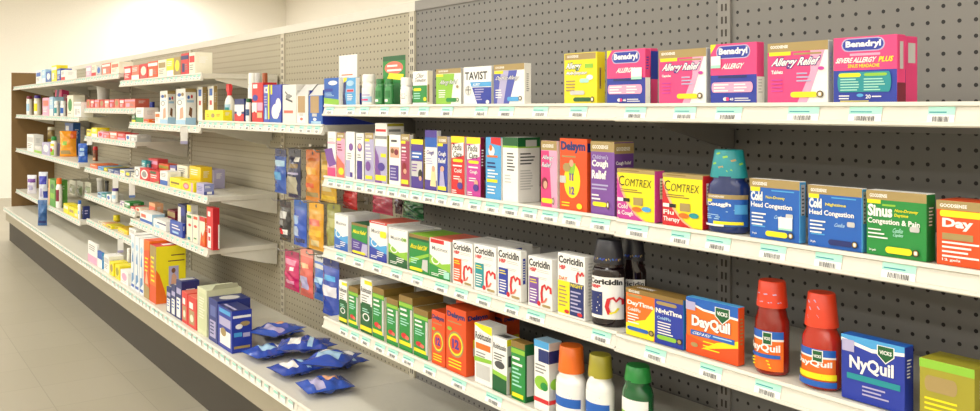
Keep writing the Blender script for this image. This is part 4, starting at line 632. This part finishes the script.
carton('D', 208.6, 217.5, 297, 'dark blue carton with chart panel beside the pale green one', '27357f', [('r', .2, .6, .8, .85, '5b68a8'), ('r', .15, .1, .8, .5, 'lav'), ('l', .2, .45, .7, 4, .08, 'navy')], d=.12, top='navy', tart=[('c', .5, .5, .35, .3, 'lgrey')])
carton('D', 218, 232, 304, 'large blue carton with bread pictures on its side', 'royal', [('r', .1, .55, .9, .75, 'lav'), ('r', .15, .1, .9, .45, 'white'), ('c', .4, .4, .2, .1, 'gold'), ('r', .1, .85, .9, .95, 'sky')], side='royal', top='navy', xs=252, sart=[('r', .05, .82, .95, .88, 'white'), ('c', .65, .68, .25, .06, 'gold'), ('c', .35, .62, .18, .06, 'white'), ('r', .1, .38, .5, .48, 'sky'), ('r', .55, .36, .9, .46, 'lav'), ('r', .1, .1, .9, .16, 'gold')], tart=[('r', .1, .2, .9, .35, 'lav')], name='large_carton')
o = bpy.data.meshes  # flap of the pale green carton
mb = MB(); w_, d_, h_ = pg['wdh']; mb.add([(w_/2, d_/2-.01, h_), (w_/2, -d_/2+.02, h_), (w_/2+.012, -d_/2+.03, h_+.02), (w_/2+.012, d_/2-.02, h_+.02)], [(0, 1, 2, 3)], mat('d9dcb4')); mb.build('open_flap', pg)
# row of red cartons
xs_ = [86.6, 90.5, 94.5, 99.5, 104.5, 109.5, 114.5, 119.5, 124.5, 135.5]
ords = ['first', 'second', 'third', 'fourth', 'fifth', 'sixth', 'seventh', 'eighth']
for i in range(9):
    a, b = xs_[i], xs_[i+1]-.5
    lc('M1', a, b, 99.5-(i > 5)*.5, (ords[i]+' small red and white carton from the left of the row') if i < 8 else 'long red carton ending the row', 'red' if i % 2 else 'coral', ('gold', 'white', 'pink')[i % 3], (2, 0, 3)[i % 3])
def tub(sh, xl, xr, yt, label, body, lid, sb, band=None, name='tub'):
    P, z = SH[sh]; P += sb; r, sc = round_fit(xl, xr, P, 1); h = z_of(yt, P, sc)-z
    o = empty(name, P+r, sc, z+.0004); tag(o, mk(label, sh), 'tub')
    mb = MB(); mb.lathe([(r*.78, 0), (r*.82, .003), (r*.92, h*.82)], mat(body), 28)
    if band: mb.lathe([(r*.846, h*.2), (r*.905, h*.65)], mat(band), 28, cap=False)
    mb.build('tub_body', o)
    mb = MB(); mb.lathe([(r, h*.82), (r, h*.97), (r*.95, h)], mat(lid), 28); mb.build('lid', o); return o
tub('M1', 96.5, 110.5, 85.5, 'white tub with orange band standing behind the red cartons', 'white', 'white', .09, None)
for i, (a, b, y, c, ac, l) in enumerate(((86.5, 91, 129, 'yellow', 'gold', 'first yellow carton'), (91.5, 97, 127.5, 'yellow', 'white', 'second yellow carton'), (97.8, 103, 131.5, 'pink', 'red', 'first pink and red carton'), (103.5, 109, 132.5, 'coral', 'pink', 'second pink and red carton'), (109.5, 117, 131.5, 'coral', 'white', 'coral and white carton'), (117.5, 125, 133, 'red', 'pink', 'red and pink carton'), (125.8, 130, 134.5, 'white', 'blue', 'white and blue carton'), (130.6, 137, 134.5, 'lgrey', 'white', 'plain grey carton'))):
    lc('M2', a, b, y, l+' on the shelf', c, ac, i % 4)
for i, (a, b, y, c, ac, l) in enumerate(((90, 97, 163.5, 'orange', 'coral', 'low orange carton'), (97.8, 103, 166, 'sky', 'blue', 'low sky blue carton'), (103.5, 107.5, 167, 'olive', 'yellow', 'low olive carton'), (108, 113.5, 168.5, '3b5a9a', 'lgrey', 'low slate blue carton'), (114, 119.5, 170, '3b4f8a', 'lav', 'low dark blue carton'), (120, 124.5, 169.5, 'white', 'yellow', 'white-framed carton with yellow square'), (125, 130.5, 171, '7c8490', 'yellow', 'grey and yellow carton'), (131, 135, 172.5, 'cream', 'grey', 'cream carton at the right end'))):
    lc('M3', a, b, y, l, c, ac, (1, 0, 2, 3)[i % 4], d=.12)
bottle('M3', 92.8, 98.2, 146.5, 150, 'dark red bottle with red cap beside the blue pouch', '8a3a22', 'red', .9, .85, .8, [('r', 0, .2, 1, .5, 'peach')], (.15, .75), 'brown', .9, sb=.1)
tub('M4', 96.5, 104.5, 178, 'grey-white jar with pale lid', 'lgrey', 'white', .08, None, 'jar')
tub('M4', 104.8, 109, 181, 'dark jar with black lid', 'dgrey', 'black', .09, None, 'jar')
for i, (a, b, y, c, ac, l) in enumerate(((97.5, 101, 192, 'lblue', 'navy', 'pale blue carton'), (101.5, 106, 193, 'teal', 'white', 'teal and white carton'), (106.5, 110.5, 194, 'white', 'blue', 'white carton with blue mark'), (120, 124, 200.5, 'white', 'purple', 'white and purple carton'), (124.5, 130, 201, 'green', 'white', 'green and white carton'), (130.5, 135, 206, 'red', 'white', 'red and white carton'), (135.5, 140, 207, 'cream', 'dorange', 'cream and orange carton'))):
    lc('M4', a, b, y, l, c, ac, (0, 1, 2, 3)[i % 4])
bottle('M4', 112, 119, 186, 191, 'white bottle with purple-blue cap', 'white', 'dpurple', .9, .85, .75, [('r', 0, .3, 1, .7, 'lblue')], (.1, .9), 'white', .86)
for i, (a, b, y, c, ac, l) in enumerate(((98.5, 102, 220.5, 'cream', 'gold', 'cream and gold carton at the left end'), (102.5, 106, 222.5, 'peach', 'yellow', 'peach carton'), (106.5, 111.5, 224, 'yellow', 'gold', 'yellow carton'), (118, 127.5, 226.5, 'f2c61a', 'yellow', 'amber yellow carton'), (129, 136, 227.5, 'white', 'lgrey', 'plain white carton at the right end'))):
    lc('M5', a, b, y, l, c, ac, (0, 1, 2)[i % 3], sb=.006 if i != 3 else .02)
bottle('M5', 113, 120.5, 215, 220, 'tall yellow bottle with yellow cap', 'f0c81e', 'yellow', .9, .85, .8, [('r', 0, .3, 1, .6, 'gold')], (.1, .8), 'yellow', .88, sb=.09)
for i, (a, b, y, c, ac, l) in enumerate(((86, 91, 66.5, 'pink', 'white', 'faint pink carton left'), (91.5, 96, 65.5, 'cream', 'red', 'cream and red carton'), (96.5, 101, 66, 'lgrey', 'blue', 'grey and blue carton'), (102, 110, 64, 'coral', 'white', 'coral and white carton'), (111, 119, 63, 'cream', 'coral', 'cream carton with coral band right'))):
    lc('M0', a, b, y, l, c, ac, i % 4)
# far left bays
for i, (a, b, y, c, ac, l) in enumerate(((36, 41, 71, 'white', 'blue', 'white and blue carton'), (41.5, 45.5, 70, 'lblue', 'white', 'pale blue carton'), (46, 51, 72, 'blue', 'white', 'blue carton'), (51.5, 56.5, 66, 'yellow', 'white', 'yellow carton'), (57, 60.5, 69, 'royal', 'lblue', 'royal blue carton'), (61, 65, 70.5, 'white', 'red', 'white and red carton'))):
    lc('L0', a, b, y, l, c, ac, i % 4)
for i, (a, b, y, yc, bd, cp, ac, l) in enumerate(((26.5, 32.5, 96, 99, 'white', 'maroon', 'lblue', 'white bottle with maroon cap'), (34, 41, 95.5, 98.5, 'cream', 'dpurple', 'yellow', 'yellow-labelled bottle with dark cap'), (54.3, 59.5, 101, 104, 'white', 'white', 'teal', 'white bottle with teal label'), (60.5, 66.5, 101, 104, 'white', 'white', 'blue', 'white bottle with blue label'))):
    bottle('L1', a, b, y, yc, l, bd, cp, .85, .8, .7, [('r', 0, .2, 1, .8, ac)], (.1, .85), 'white', .86)
for i, (a, b, y, c, ac, l) in enumerate(((42.5, 48.8, 98, 'pink', 'coral', 'pink and coral carton'), (49.3, 53, 97, 'lblue', 'white', 'light blue carton'), (67.2, 73, 95.5, 'cream', 'green', 'cream carton with green label'), (73.6, 81, 102, 'white', 'lgrey', 'plain white carton at the right end'))):
    lc('L1', a, b, y, l, c, ac, i % 4)
carton('L1', 55, 61.5, 90, 'magenta and navy carton behind the white bottles', 'hot', [('g', [(0, 0), (.3, 0), (.7, 1), (.3, 1)], 'navy')], sb=.1, d=.05)
for i, (a, b, y, c, ac, l) in enumerate(((27, 33.5, 134, 'white', 'lgrey', 'tall white carton'), (34.2, 41.5, 145, 'lgrey', 'lime', 'grey carton with lime print'), (42.2, 49.5, 142, 'lav', 'white', 'pale lavender carton'))):
    lc('L2', a, b, y, l, c, ac, i % 4)
bottle('L2', 47.5, 55, 127, 130, 'yellow bottle standing behind the juice-like bottle', 'gold', 'cream', .8, .75, .7, [('r', 0, .3, 1, .7, 'yellow')], (.1, .8), 'gold', .84, sb=.12)
bottle('L2', 50.5, 57.5, 136.5, 140.5, 'white bottle with green cap and fruit label', 'white', 'green', .6, .55, .7, [('r', 0, 0, 1, .5, 'lime'), ('r', .2, .3, .8, .6, 'red'), ('r', 0, .8, 1, 1, 'yellow')], (.08, .8), 'white', .8)
carton('L2', 65, 73, 122.5, 'blue and white carton behind the orange pouch', '2f63b0', [('r', .2, .3, .7, .7, 'lblue'), ('r', .1, .75, .5, .9, 'white')], sb=.16, d=.05)
carton('L3', 63.5, 68.5, 203, 'first small yellow carton before the navy carton', 'yellow', [('r', .1, .5, .9, .8, 'cream')], d=.06)
carton('L3', 69, 74, 206, 'second small yellow carton before the navy carton', 'yellow', [('r', .1, .4, .9, .7, 'gold')], d=.06)
carton('L3', 74.3, 77.4, 208.5, 'third small yellow carton before the navy carton', 'yellow', [('r', .1, .2, .9, .5, 'cream')], d=.06)
bottle('L3', 77.9, 81.6, 200.5, 204, 'slim white bottle with blue cap', 'white', 'blue', .9, .85, .8, [('r', .1, .3, .9, .6, 'lblue')], (.1, .9), 'white', .9)
carton('L3', 82, 83.4, 206, 'navy carton with white lettering at the right end', 'navy', [('l', .2, .7, .8, 2, .2, 'lav')], xs=90, sb=.03, sart=[('l', .2, .7, .8, 2, .2, 'lav')])
carton('L3', 48.5, 55, 178.5, 'tall green carton with orange edge', '5aa03c', [('r', 0, 0, .2, 1, 'peach'), ('r', .3, .3, .9, .5, 'lime'), ('c', .6, .75, .25, .1, 'dgreen')], d=.08)
bottle('L3', 55.8, 62.5, 178, 184, 'dark red bottle with orange cap', 'white', 'orange', .6, .55, .7, [('r', 0, .3, 1, .9, 'maroon')], (.05, .85), 'white', .84)
for o in bpy.data.objects:          # three syrup bottles stand turned a little towards the aisle's near end
    l = o.get('label', '')
    if l.startswith(('dark syrup bottle with white', 'dark syrup bottle standing')): o.rotation_euler.z += math.radians(24)
    elif l.startswith('dark blue cough'): o.rotation_euler.z += math.radians(20)
# ---------------------------------------------------------------- pouches and hanging bags
def pillow(w, h, t, m, art=(), seal=.07, crinkle=.003, seed=1, hole=False):
    rr = random.Random(seed); nx, nz = 14, 20; mb = MB(); fr = {}
    ph = [rr.random()*6.28 for _ in range(6)]
    def front(u, v):
        a = 1-abs(2*u-1)**3; b = max(0, min(1, (min(v, 1-v)-seal)/(.5-seal)))**.45
        cr = crinkle*(math.sin(17*v+ph[0])*math.sin(9*u+ph[1])+math.sin(31*v+12*u+ph[2])*.5)*(.3+a*b)
        nar = 1-.05*math.sin(math.pi*v)
        return (w*(u-.5)*nar, t/2*a*b+max(cr, -t*.2*a*b), h*(v-1))
    def grid(sgn):
        vs = []; fs = []
        for j in range(nz+1):
            for i in range(nx+1):
                x, y, z = front(i/nx, j/nz); vs.append((x, -sgn*max(y, .0004), z))
        for j in range(nz):
            for i in range(nx): fs.append((j*(nx+1)+i, j*(nx+1)+i+1, (j+1)*(nx+1)+i+1, (j+1)*(nx+1)+i))
        return vs, fs
    vs, fs = grid(1)
    def colour(u, v):
        c = m
        for (x0, y0, x1, y1, q) in art:
            if x0 <= u <= x1 and y0 <= v <= y1: c = q
        return c
    k = 0
    o = len(mb.v); mb.v += vs
    for j in range(nz):
        for i in range(nx):
            mb.f.append(tuple(q+o for q in fs[k])); mb.m.append(mb.mi(mat(colour((i+.5)/nx, (j+.5)/nz), .22, coat=.3))); mb.sm.append(True); k += 1
    vb, fb = grid(-1); mb.add(vb, [f[::-1] for f in fb], mat(m, .22, coat=.3), True)
    return mb
PH = 1.29
def hook(P, s, z, label):
    L = WALL-P+.05
    mb = MB(); mb.tube([(0, WALL-P-.001, 0), (0, .0, 0), (0, -.045, .002), (0, -.055, .012)], .0022, mat('c9c7c0', .3, .8)); mb.box(-.012, .012, WALL-P-.004, WALL-P-.0005, -.012, .012, mat('c9c7c0', .3, .8))
    o = mb.build('peg_hook'); put(o, P, s, z); tag(o, label, 'hook', 'wire hooks holding the hanging bags'); return o
def bag(xl, xr, yt, yb, label, c, art, P=PH, t=.03, seed=1, n=1, hk=True, yaw=0, cards='lgrey'):
    sl, sr = s_of(xl, P), s_of(xr, P); w = sr-sl; s = (sl+sr)/2; zt = z_of(yt, P, s); zb = z_of(yb, P, s); h = zt-zb
    r = empty('hanging_bag', P, s, zt, yaw); tag(r, mk(label, None), 'bag', 'bags hanging on the peg board')
    mb = pillow(w, h*.9, t, c, art, .05, .0025, seed); o = mb.build('bag_body', r); o.location = (0, 0, -h*.1)
    mb = MB(); hh = h*.1+.004      # header with the peg hole
    pts = [(.012*math.cos(6.2832*i/12)*.5, -h*.045+.012*.5*math.sin(6.2832*i/12)) for i in range(12)]
    ou = [(-w/2*.96, -hh), (w/2*.96, -hh), (w/2*.96, .004), (-w/2*.96, .004)]
    for y in (-.0008, .0008):
        mb.add([(x, y, z) for x, z in ou], [(0, 1, 2, 3)], mat(art[-1][4] if art else c, .25))
        mb.add([(x, y*1.3, z) for x, z in pts], [tuple(range(12))], mat('dgrey'))
    mb.build('bag_header', r)
    if hk: hook(P, s, zt+.0065, 'wire peg hook on the beige board carrying a hanging bag')
    return r
def A(*a): return [tuple(q) for q in a]
bag(275, 286.5, 150, 193, 'bright blue hanging bag, first in the top row', '2a5ab8', A((.1, .7, .9, .85, 'lblue'), (.2, .35, .8, .55, 'sky'), (0, .93, 1, 1, 'navy')), seed=2)
bag(288.5, 301, 150, 198, 'dark navy hanging bag with pale window, second in the top row', '2a2f55', A((.15, .1, .85, .5, 'b9b39a'), (.1, .56, .9, .62, 'lav'), (.15, .7, .85, .8, 'dgold'), (.6, .85, .9, .93, 'white'), (0, .95, 1, 1, '33384f')), seed=3, t=.035)
bag(306, 320, 151, 201, 'orange hanging bag, third in the top row', 'e08a1e', A((.15, .62, .85, .75, 'f0b040'), (.2, .3, .8, .42, 'dorange'), (.1, .12, .9, .2, 'gold'), (0, .92, 1, 1, 'd86a1c')), seed=4)
bag(321, 337, 154, 202, 'golden yellow hanging bag, fourth in the top row', 'c99c1c', A((.1, .75, .9, .85, 'e8c040'), (.2, .25, .8, .5, 'cfc08a'), (.1, .05, .9, .15, 'f0c81e'), (0, .93, 1, 1, 'b08a1c')), seed=5)
bag(280, 291, 202, 241, 'black hanging bag with white patches, first in the middle row', '25252a', A((.1, .65, .8, .85, 'lgrey'), (.2, .45, .6, .58, 'grey'), (.1, .2, .5, .35, 'red'), (.5, .18, .85, .33, 'white'), (0, .94, 1, 1, '3a3a40')), seed=6)
bag(294, 307, 201, 246, 'shiny blue hanging bag, second in the middle row', '2856c0', A((.15, .55, .6, .75, '8fb2e0'), (.1, .25, .55, .5, 'b8cdea'), (.2, .1, .9, .18, 'navy'), (0, .92, 1, 1, 'blue')), seed=7)
bag(309, 324, 204, 250, 'shiny gold hanging bag, third in the middle row', 'e2a014', A((.15, .62, .85, .74, 'coral'), (.1, .35, .9, .5, 'f5c030'), (.2, .1, .8, .25, 'e8cf90'), (0, .92, 1, 1, 'f0b020')), seed=8)
bag(327, 341, 205, 252, 'olive green hanging bag, half hidden behind the blue-white carton', '9a9a4a', A((.1, .6, .9, .8, 'b8b870'), (0, .93, 1, 1, '8a8a3a')), seed=9)
bag(285, 299.5, 252, 290, 'magenta pink hanging bag, first in the bottom row', 'c82a68', A((.15, .75, .85, .88, 'e88aa8'), (.2, .2, .8, .32, 'pink'), (.55, .6, .8, .72, 'white'), (0, .94, 1, 1, 'a32858')), seed=10)
bag(300.5, 313.5, 250, 297, 'coral hanging bag with pale square, second in the bottom row', 'd8665a', A((.2, .2, .8, .5, 'lav'), (.2, .7, .8, .82, 'peach'), (0, .94, 1, 1, 'e09080')), seed=11)
bag(314.5, 329, 256, 301, 'blue hanging bag with silver top, third in the bottom row', '3a68b8', A((.1, .2, .9, .35, '2a4a98'), (.2, .45, .8, .62, 'lblue'), (.1, .8, .9, .9, 'lgrey'), (0, .94, 1, 1, 'lgrey')), seed=12)
bag(323, 339.5, 259, 316, 'large blue hanging bag with white window, last in the bottom row', '2a48a8', A((.1, .4, .9, .58, 'e6e4ea'), (.15, .68, .85, .8, 'sky'), (0, .94, 1, 1, 'navy')), seed=13, P=1.24)
# bags hung behind the third right shelf
bag(343, 357.5, 187, 209, 'red hanging bag behind the leftmost blue-white cartons', 'b02328', A((.1, .6, .9, .8, 'c84a48'), (0, .9, 1, 1, 'dred')), P=1.33, seed=14)
bag(372.5, 393, 187, 214, 'crimson hanging bag behind the red-topped carton', 'a81c44', A((.1, .65, .9, .8, 'c84a68'), (0, .9, 1, 1, 'maroon')), P=1.33, seed=15)
bag(395.3, 402, 190, 214, 'dark maroon hanging bag squeezed between crimson and green ones', '4a1426', A((.3, .6, .7, .7, 'lav'), (0, .9, 1, 1, 'maroon')), P=1.335, seed=16, t=.02)
bag(403, 424, 192, 219, 'dark green hanging bag behind the green cartons', '1f6a38', A((.1, .6, .9, .78, '4a9a5c'), (0, .9, 1, 1, 'dgreen')), P=1.33, seed=17)

# standing pouches on the far left shelves
def pouch(sh, xl, xr, yt, label, c, art, sb, t, seed, name='pouch'):
    P, z = SH[sh]; yaw = 52; P += sb; r, s0 = round_fit(xl, xr, P, 1); P += r*.8; s0 = s_of((xl+xr)/2, P); w = 2*r*.98; t = min(t, w*.6); h = z_of(yt, P, s0)-z
    mb = pillow(w, h, t, c, art, .02, .004, seed); mb.v = [(x, y, q+h) for x, y, q in mb.v]
    o = mb.build(name); put(o, P, s0, z+.0006, yaw); tag(o, mk(label, sh), 'bag', 'pouches and soft packs at far left'); return o
pouch('L2', 58.5, 78, 131, 'big orange pouch with red shoulder', 'ffa724', A((.7, .7, 1, 1, 'e8641c'), (.2, .3, .6, .6, 'f5b030'), (.3, .45, .55, .6, 'lime'), (.1, .1, .7, .25, 'gold')), .05, .09, 21)
pouch('L2', 77.5, 88.5, 143.5, 'bright blue pouch with white lettering', '2a5fc0', A((.2, .35, .8, .55, '9ab8e4'), (.3, .6, .7, .75, 'lblue'), (.1, .1, .9, .2, 'blue')), .02, .06, 22)
pouch('L3', 26.5, 37.5, 175, 'white and purple diaper pack', 'e4e0ea', A((.1, .6, .9, .8, 'purple'), (.2, .2, .7, .45, 'lav')), .01, .1, 23, 'diaper_pack')
pouch('L3', 38, 48.6, 172, 'white and royal blue diaper pack', 'dfe3f0', A((.1, .55, .9, .85, '3a3fb8'), (.2, .1, .5, .4, 'lav'), (.6, .05, 1, .3, 'royal')), .01, .1, 24, 'diaper_pack')
pouch('D', 37, 48, 200, 'dark blue pack at the far left end', '2c5a94', A((.1, .5, .9, .8, '3f70ac'), (.1, .1, .9, .2, 'navy')), .02, .12, 25, 'blue_pack')
# clear packs hanging under the pouch shelf
for i, (a, b, y0, y1, c) in enumerate(((62, 68, 181, 196, '8f9a78'), (69.5, 75.5, 180, 195, '9aa082'), (77, 83, 181, 197, '8a9872'), (85, 91, 182, 197, '9aa888'))):
    P = 1.30; sl, sr = s_of(a, P), s_of(b, P); s = (sl+sr)/2; w = sr-sl; zt = z_of(y0, P, s); h = zt-z_of(y1, P, s)
    r = empty('blister_pack', P, s, zt); tag(r, mk('%s of four greenish blister packs hanging under the orange-pouch shelf' % ('first', 'second', 'third', 'last')[i], None), 'pack', 'greenish hanging blister packs')
    mb = MB(); mb.box(-w/2, w/2, 0, .0012, -h, 0, mat('cfcdb8')); mb.build('backing_card', r)
    mb = pillow(w*.75, h*.6, .035, c, A((.2, .3, .8, .6, 'lgrey')), .05, .001, 30+i); o = mb.build('clear_bubble', r); o.location = (0, 0, -h*.3)
    hook(P, s, zt+.004, 'wire peg hook on the far left board carrying a blister pack')
# blue bags lying in a heap on the base deck
def lying(xc, P, z, w, h, t, rot, tilt, label, c, art, seed):
    mb = pillow(w, h, t, c, art, .04, .004, seed); mb.v = [(x, q+h/2, -y+t/2) for x, y, q in mb.v]
    o = mb.build('plastic_bag'); s = s_of(xc, P); x, y = at(P, s); o.location = (x, y, z); o.rotation_euler = (math.radians(tilt), 0, ROT+math.radians(rot)); tag(o, mk(label, None), 'bag', 'blue plastic bags on the base deck'); return o
BL = [('2f4fb0', A((.2, .3, .8, .6, 'lblue'), (.1, .7, .9, .8, 'white'))), ('3558b8', A((.1, .5, .6, .8, 'peach'), (.3, .2, .9, .4, 'lav'))), ('2a48a8', A((.2, .2, .8, .45, 'white'), (.1, .6, .9, .7, 'lblue')))]
W9 = ('first', 'second', 'third', 'fourth', 'fifth', 'last')
for i in range(6):
    lying((268, 281, 296, 310, 325, 340)[i], (1.125, 1.27)[i % 2], DECKZ+.002, .125, .142, .04, (6, -8, 4, 10, -6, 9)[i], 0, '%s blue plastic bag from the left in the lower layer of the heap' % W9[i], BL[i % 3][0], BL[i % 3][1], 40+i)
for i in range(3):
    lying((276, 304, 331)[i], 1.195, DECKZ+.043, .14, .16, .04, (25, -30, 40)[i], 0, '%s blue plastic bag on top of the heap' % ('left', 'middle', 'right')[i], BL[(i+1) % 3][0], BL[(i+1) % 3][1], 50+i)
# clip-on flags hanging from the price rails
def flag(sh, xc, y0, y1, label, tip=None):
    w_ = .028; P, z = SH[sh]; P -= .018; s = s_of(xc, P-w_/2); z0, z1 = z_of(y0, P, s), z_of(y1, P, s); w = w_
    r = empty('shelf_flag', P-w_/2, s, z0, 82); tag(r, mk(label, None), 'tag', 'white flags clipped to the price rails')
    mb = MB(); mb.box(-w/2, w/2, -.0006, .0006, z1-z0, 0, mat('white')); mb.build('flag_card', r)
    mb = MB(); mb.prism([(-.0008, 0), (.004, .0), (.004, .003), (-.0008, .003)], -w*.3, w*.3, mat('lgrey')); mb.build('clip', r)
    if tip: mb = MB(); mb.box(-w/2, w/2, -.0008, .0008, z1-z0-.012, z1-z0, mat(tip)); mb.build('flag_tip', r)
flag('A1', 184, 127, 141, 'white flag with blue tip hanging under the foot-care cartons', 'lav')
flag('M3', 115.5, 178, 188, 'white flag hanging under the low slate blue carton')
flag('M3', 132, 183, 195, 'white flag with blue tip hanging at the end of the low-carton shelf', '5a78b0')
flag('M5', 120.5, 239, 250, 'white flag with blue tip hanging under the yellow bottle', 'lav')
flag('M2', 89.5, 136.5, 145, 'white flag hanging above the blue pouch')

# ---------------------------------------------------------------- light and camera
def area(P, s, z, sx, sy, power, col=(1, .985, .95)):
    l = bpy.data.lights.new('ceiling_lamp', 'AREA'); l.shape = 'RECTANGLE'; l.size = sx; l.size_y = sy; l.energy = power; l.color = col
    o = bpy.data.objects.new('ceiling_lamp', l); C.objects.link(o); x, y = at(P, s); o.location = (x, y, z); o.rotation_euler = (0, 0, ROT); return o
for P, w in ((.2, 26), (-1.7, 40), (-3.6, 50), (-5.5, 60)):
    for s in (-10.4, -7.6, -4.8, -2.0, .8, 3.4): area(P, s, TOP-.03, 2.2, .32, w)
for s in (-11, -8.5, -5.5, -2.5, .5): area(3.4, s, TOP-.03, 2.2, .32, 75)
w = bpy.data.worlds.new('store_air'); bpy.context.scene.world = w; w.use_nodes = True
w.node_tree.nodes['Background'].inputs[0].default_value = (1, .97, .92, 1); w.node_tree.nodes['Background'].inputs[1].default_value = .3
cam = bpy.data.cameras.new('camera'); co = bpy.data.objects.new('camera', cam); C.objects.link(co)
co.location = (0, 0, E); co.rotation_euler = (math.pi/2, 0, 0); cam.sensor_width = 36; cam.lens = 36*F/980; cam.shift_y = -(205.5-HY)/980; cam.clip_start = .02
sc = bpy.context.scene; sc.camera = co
for o in list(sc.objects):
    if 'wdh' in o.keys(): del o['wdh']
sc.view_settings.view_transform = 'Standard'; sc.view_settings.look = 'None'; sc.view_settings.gamma = 1; sc.view_settings.use_curve_mapping = False
sc.view_settings.exposure = -.36
